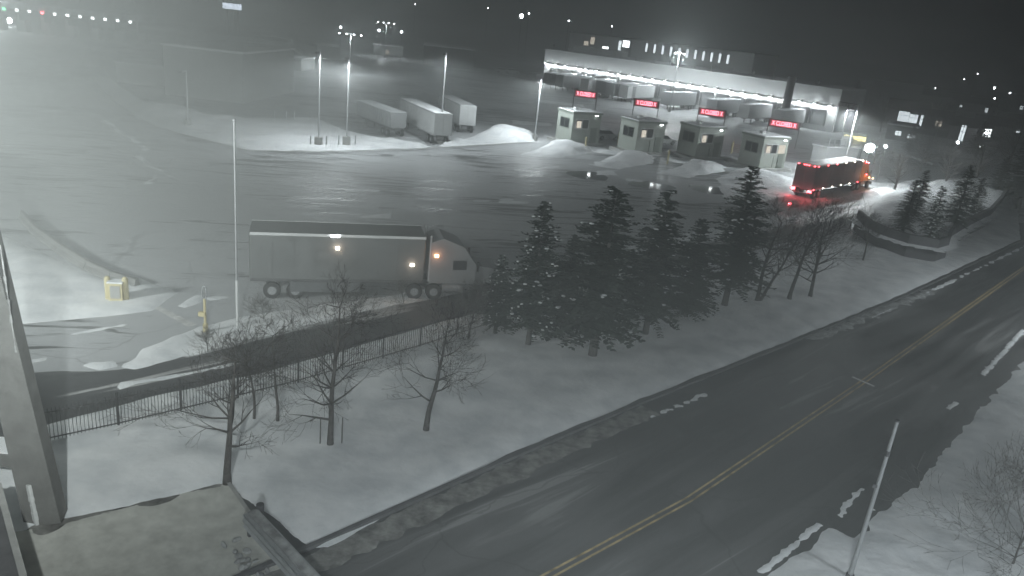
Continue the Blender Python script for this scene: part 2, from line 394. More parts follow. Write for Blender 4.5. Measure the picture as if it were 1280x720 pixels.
# strips and islands in the yard
snow('snow_strip', G((150, 458), (205, 424), (250, 408), (330, 391), (480, 371), (612, 345), (700, 328), (822, 300), (930, 276), (1063, 243), (1150, 222), (1150, 234), (1063, 260), (930, 294), (820, 314), (700, 340), (620, 357), (480, 384), (400, 403), (300, 428), (235, 446), (170, 462)), .35, .14, .5, .3, .6, .12)
for q in (((90, 457), (140, 452), (150, 458), (120, 463)), ((150, 478), (230, 466), (300, 452), (300, 455), (220, 472), (150, 486)), ((20, 452), (60, 446), (60, 450), (22, 456)), ((88, 417), (155, 405), (156, 407), (90, 419))):
    snow('snow_patch', G(*q), .22, .05, .3, .25, .8, .03)
snow('snow_field', G((-150, 300), (0, 296), (45, 312), (130, 350), (175, 348), (228, 366), (192, 388), (130, 396), (60, 402), (0, 406), (-150, 425)), .45, .16, .5, .3, .5, .12)
for q in (((220, 383), (246, 368), (256, 368), (252, 378), (232, 385)), ((256, 372), (270, 369), (288, 371), (262, 377))):
    snow('snow_patch', G(*q), .25, .08, .3, .15, .8, .03)
isl = G((112, 96), (135, 96), (165, 118), (200, 138), (235, 142), (260, 150), (295, 149), (395, 147), (432, 163), (500, 179), (540, 184), (575, 176), (600, 168), (640, 163), (668, 170), (668, 177), (600, 181), (520, 185), (400, 189), (310, 188), (262, 176), (215, 164), (175, 148), (140, 122))
pk = [mound(*gp(x, y).xy, sx, sy, h) for x, y, sx, sy, h in ((545, 178, 4, 4, 1.0), (625, 168, 6, 4, 1.3), (200, 145, 9, 6, 1.3), (505, 178, 3, 3, .6))]
snow('snow_island', isl, .6, .28, .9, .5, .5, .24, shape=lambda x, y: sum(f(x, y) for f in pk))
line('kerb', [p.xy for p in G((215, 166), (262, 178), (310, 190), (400, 191.5), (520, 187.5), (668, 178.5))], 0, .35, .16, 'concrete')
# snow noses in front of the inspection booths
for q, pkp in ((((648, 194), (690, 180), (735, 184), (742, 190), (700, 197)), (706, 186)), (((735, 206), (770, 195), (818, 197), (815, 204), (770, 212)), (792, 199)), (((818, 216), (860, 206), (905, 206), (905, 214), (860, 222)), (873, 210)), (((895, 222), (930, 214), (990, 222), (995, 240), (985, 262), (930, 262), (905, 250)), (940, 222))):
    pkw = gp(*pkp); snow('snow_mound', G(*q), .35, .2, .8, .6, .6, .28, shape=mound(pkw.x, pkw.y, 4, 4, 1.0))
for q in (((745, 186), (800, 190), (850, 191), (850, 195), (790, 196), (745, 191)), ((830, 196), (905, 200), (925, 208), (900, 209), (840, 203)), ((970, 200), (1010, 206), (1010, 212), (975, 210)), ((640, 150), (690, 154), (690, 158), (640, 155)), ((618, 90), (668, 90), (760, 103), (775, 108), (700, 106), (640, 95)), ((790, 117), (870, 125), (960, 140), (960, 145), (850, 136), (795, 126)), ((770, 113), (800, 118), (800, 124), (772, 120)), ((670, 124), (730, 131), (730, 134), (670, 128)), ((640, 212), (700, 207), (700, 209), (640, 214)), ((745, 214), (770, 212), (770, 219), (742, 220)), ((780, 222), (806, 226), (804, 229), (782, 226)), ((590, 250), (640, 248), (640, 250), (590, 253)), ((430, 236), (480, 238), (480, 240), (430, 240)), ((445, 270), (490, 266), (486, 272), (448, 273)), ((620, 250), (660, 252), (660, 254), (620, 254)), ((1030, 262), (1090, 246), (1130, 238), (1100, 248), (1040, 264))):
    snow('snow_patch', G(*q), .35, .06, .4, .4, .5, .04)
mt, t_, b_ = newmat('meltwater'); b_.inputs['Base Color'].default_value = (.04, .042, .045, 1); b_.inputs['Roughness'].default_value = .07; M['meltwater'] = mt
# icy curls of snow in the far left of the yard
for pts, a in ((((120, 66), (150, 62), (186, 60)), .8), (((130, 150), (165, 175), (185, 188)), .7), (((165, 190), (180, 205), (205, 215), (215, 222)), .5), (((186, 256), (205, 260)), .4), (((320, 44), (345, 46), (364, 50), (362, 60), (380, 70), (400, 71)), 1.6), (((318, 62), (336, 58), (338, 51), (322, 48)), 1.5), (((180, 200), (200, 216), (182, 230)), .3)):
    snow('snow_ridge', strip([gp(*p).xy for p in pts], a * .55, a * .55), .5, .1, .5, .6, .5, .06)
snow('snow_patch', G((30, 652), (150, 628), (284, 594), (286, 612), (200, 634), (120, 652), (40, 676)), .15, .03, .4, .5, .9, .03, 'slush')
# stop line across the driveway
o = sheet('stop_line', G((190, 384), (200, 383), (246, 406), (236, 409)), .009, 'white_line')
# gravel pad at the foot of the camera building
sheet('gravel_pad', [(-26, 2)] + [p.xy for p in G((-60, 672), (30, 664), (150, 637), (284, 603), (345, 690), (380, 735))] + [Vector((-4, 8))], .012, 'gravel')
# ================================================================== iron fence
def fence():
    pts = [Vector(p.xy) for p in fence_w[:-1]] + [Vector(fence_w[-1].xy)]
    seg = []
    pos = [pts[0]]; L = 2.4; i = 0; cur = pts[0]
    while i < len(pts) - 1:
        d = pts[i + 1] - cur
        if d.length < L: i += 1; cur = pts[i] if i < len(pts) - 1 and d.length < L * .5 else cur; 
        else:
            cur = cur + d.normalized() * L; pos.append(cur)
        if i >= len(pts) - 1: break
    root = empty('iron_fence', (pos[3].x, pos[3].y, 0), 0, 'black iron picket fence along the exit lane behind the snowy verge', 'fence')
    o0 = Vector((pos[3].x, pos[3].y, 0))
    for k, p in enumerate(pos):
        q = Vector((p.x, p.y, 0)) - o0
        MB().box((q.x, q.y, .8), (.075, .075, 1.68)).build('post', 'iron', root)
        if k < len(pos) - 1:
            n = pos[k + 1]; d = n - p; Ld = d.length; d.normalize(); b = MB(); a = math.atan2(d.y, d.x)
            mid = (p + n) / 2; mq = Vector((mid.x, mid.y, 0)) - o0
            for z in (.28, 1.36): b.box((mq.x, mq.y, z), (Ld - .08, .04, .04), a)
            nn = int(Ld / .125)
            for j in range(1, nn):
                t = p + d * (Ld * j / nn); t = Vector((t.x, t.y, 0)) - o0
                b.box((t.x, t.y, .84), (.022, .022, 1.36), a)
            b.build('picket_panel', 'iron', root)
fence()
# ================================================================== dock building
pL, pR = gp(678, 104), gp(1064, 170)
tv = (pR - pL).normalized(); LB = (pR - pL).length - 4; ang = math.atan2(tv.y, tv.x)
nv = Vector((-tv.y, tv.x, 0)); nv = nv if nv.y > 0 else -nv      # inward
dock = empty('dock_building', pL, ang, 'long white truck dock building with a lit loading wall and snow-edged roof', 'building')
def dl(p): d = Vector(p) - pL; return Vector((d.dot(tv), d.dot(nv), d.z))
HB = zat(pL.xy, 62)
MB().box((LB / 2, 9, 2.9), (LB, 18, 5.8)).build('wall', 'siding', dock)
MB().box((LB / 2, 8.6, (5.8 + HB) / 2), (LB, 18, HB - 5.8)).build('fascia', 'siding', dock)
b = MB().box((LB / 2, 8.3, HB + .14), (LB + .3, 18.0, .3)); b.build('roof', 'snow', dock)
b = MB().box((LB / 2, -1.6, 5.78), (LB, .16, .34))
b.build('conduit_rail', 'black', dock)
nL = 24
for i in range(nL):
    x = 1.5 + i * (LB - 3) / (nL - 1)
    f = MB().box((x, -1.1, 5.78), (.9, 1.3, .62)).build('wall_lamp', 'black', dock)
    MB().box((x, -1.05, 5.44), (.6, .6, .05)).build('lens', 'lamp_white', f)
    a = pL + tv * x - nv * 1.05; MB().box((x, -1.77, 5.62), (.5, .05, .22)).build('lens', 'lamp_white', f); point('dock_lamp_light', a + Vector((0, 0, 5.3)), 850, COOL, .25)
    MB().box((x, -1.0, 6.11), (.4, .4, .04)).build('lens', 'lamp_dim', f)
    point('dock_lamp_light', a - nv * .9 + Vector((0, 0, 6.3)), 100, COOL, .25)
for i in range(20):
    x = 4 + i * (LB - 8) / 19
    MB().box((x, -.03, 2.7), (2.7, .06, 3.0)).build('dock_door', 'trailer_grey', dock)
    s = MB().box((x, -.2, 4.4), (3.3, .4, .5)); s.box((x - 1.6, -.2, 2.7), (.35, .4, 3)); s.box((x + 1.6, -.2, 2.7), (.35, .4, 3)); s.build('dock_seal', 'dark_steel', dock)
# small vents on the roof edge
for i, (px, py) in enumerate(((692, 60), (711, 62), (776, 72), (795, 75), (818, 77), (838, 80), (868, 84), (889, 88), (915, 91), (942, 95), (966, 103), (1021, 113))):
    p = dl(onplane(px, py, pL + nv * 3, nv)); z0 = HB + .24
    v = MB().tube((p.x, p.y, z0), (p.x, p.y, z0 + .9), .14, n=6).ball((p.x, p.y, z0 + 1.0), .32, 8, 4).build('roof_vent', 'steel', dock)
# upper office block set back on the same building
bp0 = pL + nv * 18
a0, a1 = dl(onplane(713, 38, bp0, nv)), dl(onplane(943, 71, bp0, nv)); HU = (a0.z + a1.z) / 2
MB().box(((a0.x + a1.x) / 2, 26, HU / 2), (a1.x - a0.x, 16, HU)).build('office_block', 'wall_grey', dock)
MB().box(((a0.x + a1.x) / 2, 26, HU + .1), (a1.x - a0.x + .3, 16.3, .2)).build('office_roof', 'roof_dark', dock)
s = dl(onplane(789, 55, bp0, nv)); MB().box((s.x, 17.9, HU / 2 + 2), (.5, .4, HU - 4.2)).build('pilaster', 'dark_concrete', dock)
for i in range(11):
    px = 808.5 + i * 10.15; py = 59.5 + i * 1.48
    p = dl(onplane(px, py, bp0, nv))
    fr = MB().box((p.x, 17.95, p.z), (.85, .12, 2.5)).build('window', 'dark_steel', dock)
    MB().box((p.x, 17.86, p.z), (.62, .06, 2.25)).build('pane', 'window_lit', fr)
for px, py, ww, hh, mm in ((733, 54, 1.6, 1.2, 'window_warm'), (741, 51, 1.4, 2.0, 'window_warm'), (775, 57, .9, 2.6, 'window_lit'), (783, 55, 2.2, 1.8, 'lamp_dim'), (757, 60, 2.0, .8, 'lamp_dim')):
    p = dl(onplane(px, py, bp0, nv)); fr = MB().box((p.x, 17.95, p.z), (ww + .3, .12, hh + .3)).build('window', 'dark_steel', dock)
    MB().box((p.x, 17.86, p.z), (ww, .06, hh)).build('pane', mm, fr)
c0, c1 = dl(onplane(716, 60, pL + nv * 8, nv)), dl(onplane(770, 70, pL + nv * 8, nv))
MB().box(((c0.x + c1.x) / 2, 11, HB + 1.0), (c1.x - c0.x, 6, 1.6)).build('roof_plant', 'siding', dock)
# ================================================================== trailers
def wheelset(par, x, ys, r=.5):
    for y in ys:
        t = MB().tube((x, y - .14, r), (x, y + .14, r), r, n=14).build('wheel', 'rubber', par)
        MB().tube((x, y - .15, r), (x, y + .15, r), r * .52, n=10).build('rim', 'steel', t)
def trailer(loc, rz, label, L=14.0, m='trailer_white', group=None, doors=True):
    """box semi-trailer; local +x is the front, origin under the rear door"""
    t = empty('semi_trailer', loc, rz, label, 'trailer', group)
    bb = MB().box((L / 2, 0, 2.62), (L, 2.55, 2.84), bev=.05)
    for k in range(1, int(L / 1.25)): bb.box((k * 1.25, 0, 2.6), (.07, 2.6, 2.6))
    bb.build('box_body', m, t)
    rb = MB()
    for y in (-1.26, 1.26): rb.box((L / 2, y, 1.22), (L + .02, .06, .14)); rb.box((L / 2, y, 4.0), (L + .02, .06, .12))
    rb.build('side_rail', 'steel', t)
    MB().box((L / 2, 0, 4.075), (L - .3, 2.3, .06)).build('roof_snow', 'snow', t)
    for y in (-.63, .63): MB().box((-.03, y, 2.6), (.05, 1.2, 2.6)).build('rear_door', m, t)
    g = MB(); g.box((-.02, 0, .62), (.1, 2.3, .12))
    for y in (-.8, .8): g.box((-.02, y, .92), (.08, .08, .6))
    g.build('underrun_guard', 'dark_steel', t)
    MB().box((L / 2, 0, 1.1), (L - 1, 1.0, .2)).build('chassis', 'dark_steel', t)
    for x in (1.1, 2.4): wheelset(t, x, (-1.05, 1.05))
    for y in (-.8, .8): MB().box((L - 3, y, .55), (.14, .14, 1.1)).box((L - 3, y, .03), (.34, .3, .06)).build('landing_leg', 'dark_steel', t)
    return t
TG = 'semi-trailers parked at and near the loading dock'
ld = [(2, 'trailer_dark', 'dark trailer backed into the first dock door at the far end of the loading wall'),
      (3, 'trailer_grey', 'grey trailer backed into the loading wall beside the dark one at its far end'),
      (5, 'trailer_white', 'white trailer docked behind the dark trailer standing across the apron'),
      (7, 'trailer_grey', 'grey trailer docked between two white trailers midway along the loading wall'),
      (8, 'trailer_white', 'white trailer docked above the second red lane sign'),
      (11, 'trailer_grey', 'grey trailer docked next to the long white trailer'),
      (14, 'trailer_grey', 'grey trailer docked just short of the thick dark column'),
      (16, 'trailer_white', 'bluish white trailer docked right past the thick dark column'),
      (18, 'trailer_white', 'white trailer docked at the near end of the loading wall')]
for i, mm, lab in ld:
    x = 4 + i * (LB - 8) / 19
    trailer(pL + tv * x - nv * .75, ang - math.pi / 2, lab, 13.0, mm, TG)
q = gp(746, 121); trailer(q, ang + .06, 'dark trailer standing across the apron behind the first red lane sign', 10.5, 'trailer_dark', TG)
q = gp(862, 134); trailer(q, ang + .1, 'long white trailer standing across the apron above the third red lane sign', 11.5, 'trailer_white', TG)
# trailers in the yard behind the island
qa = gp(552, 181); trailer(qa, math.radians(118), 'pale box trailer with its rear doors facing the snow island', 14.5, 'trailer_white', 'trailers parked behind the snow island')
qa = gp(583, 167); trailer(qa, math.radians(112), 'grey box trailer parked beyond the pale one on the snow island side', 12, 'trailer_white', 'trailers parked behind the snow island')
def hopper(loc, rz):
    t = empty('tipper_trailer', loc, rz, 'ribbed open top tipper trailer parked behind the snow island', 'trailer', 'trailers parked behind the snow island')
    L = 11
    b = MB(); pr = [(-1.25, 3.3), (1.25, 3.3), (1.05, 1.25), (-1.05, 1.25)]
    b.extr(pr, 0, L); b.build('tub', 'trailer_grey', t)
    r = MB()
    for k in range(16):
        x = .3 + k * (L - .6) / 15
        for s in (-1, 1): r.box((x, s * 1.22, 2.35), (.12, .14, 1.9))
        r.box((x, 0, 3.36), (.1, 2.6, .1))
    r.build('rib', 'steel', t)
    MB().box((L / 2, 0, 3.33), (L - .3, 2.2, .05)).build('load_snow', 'snow', t)
    MB().box((L / 2, 0, 1.0), (L, .9, .3)).build('chassis', 'dark_steel', t)
    for x in (1.0, 2.3): wheelset(t, x, (-1.05, 1.05))
    MB().box((L - 2, -.7, .5), (.15, .15, 1.0)).build('landing_leg', 'dark_steel', t); MB().box((L - 2, .7, .5), (.15, .15, 1.0)).build('landing_leg', 'dark_steel', t)
hopper(gp(497, 172), math.radians(126))
# ================================================================== trucks
def cab_parts(t, x, m, sc_=1.0):
    """conventional sleeper tractor; x is the rear of its frame, front towards +x"""
    MB().box((x + 3.2, 0, .95), (6.4, .95, .25)).build('frame', 'dark_steel', t)
    MB().extry([(x + 1.6, 1.1), (x + 1.6, 3.7), (x + 2.3, 3.95), (x + 3.6, 3.45), (x + 4.4, 2.35), (x + 4.4, 1.1)], -1.2, 1.2).build('cab', m, t)
    MB().extry([(x + 4.38, 1.05), (x + 4.38, 2.25), (x + 5.9, 2.0), (x + 6.3, 1.7), (x + 6.35, .9)], -.95, .95).build('hood', m, t)
    MB().add([(x + 3.68, -1.0, 3.36), (x + 3.68, 1.0, 3.36), (x + 4.45, 1.0, 2.38), (x + 4.45, -1.0, 2.38)], [(0, 1, 2, 3)]).build('windscreen', 'glass', t)
    for s in (-1, 1):
        d = MB().box((x + 3.4, s * 1.215, 1.85), (1.05, .03, 1.4)).build('door', m, t)
        MB().box((x + 3.4, s * 1.235, 2.3), (.85, .02, .6)).build('window', 'glass', d)
        MB().tube((x + 1.55, s * 1.1, 1.2), (x + 1.55, s * 1.1, 4.1), .08, n=8).build('exhaust_stack', 'steel', t)
        MB().tube((x + 2.4, s * 1.0, .75), (x + 3.7, s * 1.0, .75), .32, n=12).build('fuel_tank', 'steel', t)
        MB().box((x + 4.5, s * 1.45, 2.3), (.12, .2, .6)).build('mirror', 'black', t)
        MB().box((x + 6.37, s * .75, 1.2), (.06, .3, .2)).build('headlight', 'lamp_dim', t)
    MB().box((x + 6.45, 0, .62), (.2, 2.35, .4)).build('bumper', 'steel', t)
    MB().box((x + 6.36, 0, 1.5), (.06, 1.0, .75)).build('grille', 'dark_steel', t)
    for xx in (x + .7, x + 1.9): wheelset(t, xx, (-1.02, 1.02))
    wheelset(t, x + 5.2, (-1.08, 1.08))
# semi crossing the yard
A, B = gp(312, 290, 4.05), gp(533, 296.5, 4.05); A.z = B.z = 0
dv = (B - A).normalized(); LT = (B - A).length; rz = math.atan2(dv.y, dv.x); sv = Vector((dv.y, -dv.x, 0))
org = A - sv * -1.27 * -1 if False else A + Vector((-sv.x, -sv.y, 0)) * 1.27
gt = empty('semi_truck', org, rz, 'long grey semi truck crossing the wet yard behind the bare trees', 'truck')
bb = MB().box((LT / 2, 0, 2.62), (LT, 2.54, 2.84), bev=.06)
for k in range(1, int(LT / 1.2)): bb.box((k * 1.2, 0, 2.55), (.06, 2.58, 2.6))
bb.build('trailer_box', 'truck_grey', gt)
for y in (-1.285, 1.285):
    MB().box((LT / 2, y, 3.98), (LT, .05, .16)).build('light_streak_rail', 'siding', gt)  # pale colour stands in for a streak of light along the roof edge
    MB().box((LT / 2, y, 1.2), (LT, .05, .14)).build('side_rail', 'dark_steel', gt)
    MB().box((LT * .42, y, .8), (LT * .4, .04, .62)).build('side_skirt', 'trailer_dark', gt)
MB().box((LT / 2, 0, 1.1), (LT - .6, 1.0, .22)).build('chassis', 'dark_steel', gt)
for y in (-.63, .63): MB().box((-.03, y, 2.6), (.05, 1.2, 2.6)).build('rear_door', 'truck_grey', gt)
for x in (1.2, 2.5): wheelset(gt, x, (-1.05, 1.05))
cab_parts(gt, LT - 1.2, 'trailer_grey')
for px, py, mm in ((422, 310, 'lamp_warm'), (515, 331, 'lamp_warm'), (546, 320, 'lamp_amber')):
    p = onplane(px, py, A, sv) - org; x = p.dot(dv); y = p.dot(sv)
    lm = MB().box((x, -y - (.05 if px < 540 else 0), p.z), (.22, .12, .15)).build('marker_light', mm, gt)
    point('marker_glow', org + dv * x + sv * (y + .35) + Vector((0, 0, p.z)), 9, (1, .7, .5) if mm != 'lamp_amber' else (1, .35, .2), .08)
MB().box((LT * .47, -1.32, 3.98), (.5, .05, .14)).build('clearance_light', 'lamp_white', gt)
# lit truck leaving through the last lane
A2, B2 = gp(1012, 250), gp(1066, 239); d2 = (B2 - A2).normalized(); s2 = Vector((d2.y, -d2.x, 0)); L2 = (B2 - A2).length + 1.0
rz2 = math.atan2(d2.y, d2.x); o2 = A2 - s2 * 1.27
rt = empty('lit_truck', o2, rz2, 'box truck with red marker lights waiting beside the last inspection booth', 'truck')
bb = MB().box((L2 / 2, 0, 2.62), (L2, 2.54, 2.84), bev=.05)
for k in range(1, int(L2 / 1.2)): bb.box((k * 1.2, 0, 2.55), (.07, 2.59, 2.6))
bb.build('trailer_box', 'red_paint', rt)
MB().box((L2 / 2, 0, 4.07), (L2 - .5, 2.2, .06)).build('roof_snow', 'dirty_snow', rt)
for y in (-.63, .63): MB().box((-.03, y, 2.6), (.05, 1.2, 2.6)).build('rear_door', 'trailer_dark', rt)
for y in (-1.285, 1.285): MB().box((L2 / 2, y, 1.2), (L2, .05, .16)).build('side_rail', 'steel', rt)
MB().box((L2 / 2, 0, 1.1), (L2 - .6, 1.0, .22)).build('chassis', 'dark_steel', rt)
MB().box((-.05, 0, .65), (.1, 2.3, .14)).build('underrun_guard', 'dark_steel', rt)
for x in (1.2, 2.5): wheelset(rt, x, (-1.05, 1.05))
cab_parts(rt, L2 - 1.2, 'orange_paint')
for y in (-1.05, 1.05):
    MB().box((-.1, y, .95), (.08, .5, .24)).build('tail_light', 'lamp_red', rt)
for y in (-1.0, -.3, 0, .3, 1.0): MB().box((-.08, y, 4.0), (.06, .16, .1)).build('marker_light', 'lamp_red', rt)
for k in range(6):
    x = .3 + k * (L2 - .6) / 5
    MB().box((x, -1.33, 4.02), (.2, .06, .12)).build('marker_light', 'lamp_red' if k < 3 else 'lamp_warm', rt)
    MB().box((x, -1.33, 1.2), (.2, .06, .12)).build('marker_light', 'lamp_warm' if 0 < k < 5 else 'lamp_red', rt)
for x, z in ((L2 + 1.2, 3.7), (L2 + 2.0, 3.6), (L2 + 2.3, 2.0), (L2 + 3.6, 1.5), (L2 + 5.0, 1.3)):
    MB().box((x, -1.3, z), (.2, .1, .14)).build('marker_light', 'lamp_amber' if z < 1.8 else 'lamp_red', rt)
def rp(x, y, z): return o2 + d2 * x - s2 * -y * -1 + Vector((0, 0, z)) if False else o2 + d2 * x + s2 * (-y) + Vector((0, 0, z))
point('tail_glow', rp(-.7, -.9, .9), 40, (1, .1, .12), .1); point('tail_glow', rp(-.7, .9, .9), 40, (1, .1, .12), .1)
point('side_glow', rp(2.5, -1.8, .7), 30, (1, .12, .12), .1); point('side_glow', rp(L2 + 2.2, -1.9, 1.9), 60, (1, .4, .2), .1)
point('roof_glow', rp(-.5, -.2, 4.3), 30, (1, .2, .2), .1)
# wheel loader by the far end of the dock
q = gp(680, 104); wl = empty('wheel_loader', q, math.radians(-8), 'dark wheel loader with raised cab standing by the far end of the dock', 'loader')
MB().box((-1.2, 0, 1.7), (2.6, 1.9, 1.3), bev=.2).build('engine_cover', 'dark_steel', wl)
MB().extry([(-.3, 1.2), (-.2, 4.0), (1.3, 4.0), (1.6, 2.2), (1.4, 1.2)], -.8, .8).build('cab', 'glass', wl)
MB().box((.6, 0, 4.08), (1.9, 1.8, .14)).build('cab_roof', 'dark_steel', wl)
b = MB()
for y in (-.6, .6): b.tube((1.2, y, 1.8), (3.0, y, 1.5), .16, n=6); b.tube((3.0, y, 1.5), (3.9, y, .6), .16, n=6)
b.build('lift_arm', 'dark_steel', wl)
MB().extry([(3.7, .1), (3.7, 1.2), (4.0, 1.3), (4.9, .15)], -1.4, 1.4).build('bucket', 'dark_steel', wl)
for x in (-1.4, 1.6): wheelset(wl, x, (-1.1, 1.1), .8)
# ================================================================== inspection booths
dv3 = Vector((.86, .51, 0)).normalized(); rb = math.atan2(dv3.y, dv3.x)
def booth(loc, label):
    t = empty('inspection_booth', loc, rb, label, 'booth', 'inspection booths across the truck lanes')
    MB().box((0, 0, .2), (7.4, 5.0, .4)).build('plinth', 'concrete', t)
    MB().box((0, 0, 2.5), (5.0, 4.2, 4.2)).build('wall', 'booth', t)
    MB().box((0, 0, 4.68), (5.3, 4.5, .26)).build('roof', 'booth_dark', t)
    MB().box((0, 0, 4.87), (5.1, 4.3, .14)).build('roof_snow', 'snow', t)
    MB().box((-.6, .3, 5.1), (.6, .6, .4)).build('roof_vent', 'siding', t)
    f = MB(); y = -2.13
    for z in (2.45, 3.8): f.box((-.8, y, z), (2.3, .08, .1))
    for x in (-1.95, -.8, .35): f.box((x, y, 3.125), (.1, .08, 1.35))
    f = f.build('window', 'siding', t)
    MB().box((-.8, -2.112, 3.1), (2.2, .02, 1.3)).build('pane', 'glass', f)
    MB().box((-1.35, -2.125, 3.05), (.8, .012, 1.0)).build('lit_pane', 'window_warm', f)
    f2 = MB()
    for z in (2.35, 3.75): f2.box((-2.53, 0, z), (.06, 2.5, .1))
    for y in (-1.2, 0, 1.2): f2.box((-2.53, y, 3.05), (.06, .1, 1.4))
    f2 = f2.build('window', 'booth_dark', t)
    MB().box((-2.512, 0, 3.05), (.02, 2.4, 1.3)).build('pane', 'glass', f2)
    d = MB().box((1.4, -2.12, 1.5), (1.1, .05, 2.2)).build('door', 'booth_dark', t)
    MB().box((.95, -2.16, 1.5), (.05, .05, .2)).build('handle', 'steel', d)
    MB().box((0, -2.14, 1.3), (.1, .05, 1.6)).build('corner_trim', 'booth_dark', t)
    e = MB().box((1.5, -2.2, 4.42), (.6, .18, .16)).build('eave_lamp', 'dark_steel', t); MB().box((1.5, -2.31, 4.4), (.5, .04, .12)).build('lens', 'lamp_white', e)
    return t
bl = [((716, 181), 'pale green booth farthest back, below the first red lane sign'), ((796, 193), 'pale green booth below the second red lane sign'),
      ((871, 199), 'pale green booth with a side pane below the third red lane sign'), ((950, 213), 'wide windowed booth nearest the lit red truck')]
bt = []
for i, (p, lab) in enumerate(bl):
    q = gp(*p); q = q + Vector((.6, 2.4, 0))
    if i == 0: proto = booth(q, lab); bt.append(proto)
    else: bt.append(copy_tree(proto, q, rb, lab))
    if i == 3:
        MB().box((1.3, -2.14, 3.1), (1.3, .08, 1.2)).build('window', 'window_warm', bt[-1])
# meltwater in front of the booths
for k, b_ in enumerate(bt):
    lp = b_.location + Matrix.Rotation(rb, 3, 'Z') @ Vector((1.5, -2.31, 4.4)); f_ = H / (H + 4.4); c = CAM + (Vector((lp.x, lp.y, -4.4)) - CAM) * f_
    pp = []
    for a in range(30):
        a = a * math.pi / 15; r_ = 1 + .5 * fbm(k * 9 + math.cos(a) * 1.3, math.sin(a) * 1.3, 1.1)
        pp.append((c.x + 2.6 * r_ * math.cos(a), c.y - .6 + 2.4 * r_ * math.sin(a)))
    sheet('puddle', pp, .012, 'meltwater')
# safety posts by the booths
def bollard(loc, h, label, m='tan', r=.12, group='safety posts round the inspection booths'):
    o = MB().tube((0, 0, 0), (0, 0, h), r, n=10).ball((0, 0, h), r * .98, 10, 4).build('safety_post', m)
    o.location = loc; return tag(o, label, 'bollard', group)
for p, lab in (((731, 189), 'tan post at the right foot of the farthest booth'), ((772, 181), 'tan post left of the second booth'), ((834, 205), 'tan post at the right foot of the second booth'),
               ((914, 192), 'pale yellow post between the third and fourth booths'), ((978, 205), 'pale yellow post right of the fourth booth')):
    bollard(gp(*p), 1.9, lab, 'tan', .13)
q = gp(921, 193); rk = MB()
for k in range(5): rk.box((0, 0, .35 + k * .28), (2.2, .06, .1))
for x in (-1.05, 1.05): rk.box((x, 0, .85), (.08, .1, 1.7))
rk = rk.build('slatted_barrier', 'brick_red'); rk.location = q; rk.rotation_euler = (0, 0, -.3); tag(rk, 'reddish slatted barrier between the third and fourth booths', 'barrier')
# ================================================================== red lane signs
def textmesh(s, size, ext=.01):
    cu = bpy.data.curves.new('t', 'FONT'); cu.body = s; cu.size = size; cu.extrude = ext; cu.align_x = 'CENTER'; cu.align_y = 'CENTER'; cu.offset = .012
    to = bpy.data.objects.new('t', cu); C.objects.link(to)
    dg = bpy.context.evaluated_depsgraph_get(); me = bpy.data.meshes.new_from_object(to.evaluated_get(dg))
    bpy.data.objects.remove(to); bpy.data.curves.remove(cu)
    return me
tme = textmesh('X CLOSED X', 1.05); tme.materials.clear(); tme.materials.append(M['led_red'])
em('led_panel', (1, .08, .13), .45)
def lane_sign(loc, rz, label, w_=4.6):
    t = empty('lane_sign', loc, rz, label, 'sign', 'red lane signs beyond the booths')
    MB().box((0, .12, 4.0), (w_, .22, 1.35), bev=.03).build('housing', 'black', t)
    MB().box((0, -.005, 4.0), (w_ - .3, .02, 1.1)).build('led_panel', 'led_panel', t)
    x = bpy.data.objects.new('lettering', tme); C.objects.link(x); x.parent = t; x.location = (0, -.03, 4.0); x.rotation_euler = (math.pi / 2, 0, 0)
    x.scale = (.62 * w_ / 4.6, 1.0, 1)
    for s in (-1, 1): MB().box((s * (w_ / 2 + .07), .12, 2.35), (.14, .2, 4.7)).build('post', 'dark_steel', t)
    point('sign_glow', Vector(loc) + Matrix.Rotation(rz, 3, 'Z') @ Vector((0, -.9, 4.0)), 55, (1, .12, .18), .3)
    return t
for (px, py, wd, lab) in ((732, 118, 26, 'red lit lane sign farthest from the lit truck, beside the dark trailer'), (808, 129.5, 28, 'red lit lane sign above the second booth'),
                          (890, 141, 30, 'red lit lane sign under the long white trailer'), (980, 155.5, 33, 'red lit lane sign at the foot of the thick dark column')):
    # sign hangs at 4 m; place it where its centre meets that height
    q = gp(px, py, 4.0); dist = (q - CAM).length; q.z = 0
    vx, vy = q.x, q.y; rzz = math.atan2(vy, vx) - math.pi / 2 - .12
    lane_sign(q, rzz, lab, wd * dist / F * 1.03)
# thick dark column in front of the dock
q = gp(977, 158); cz = zat(q.xy, 97)
cl = empty('column', q, 0, 'thick dark steel column standing in front of the loading wall', 'column')
MB().tube((0, 0, .3), (0, 0, cz), .95, .85, n=16).build('shaft', 'dark_concrete', cl); MB().box((0, 0, .2), (2.6, 2.6, .4)).build('footing', 'concrete', cl); MB().tube((0, 0, cz), (0, 0, cz + .2), 1.05, n=16).build('cap', 'dark_steel', cl)
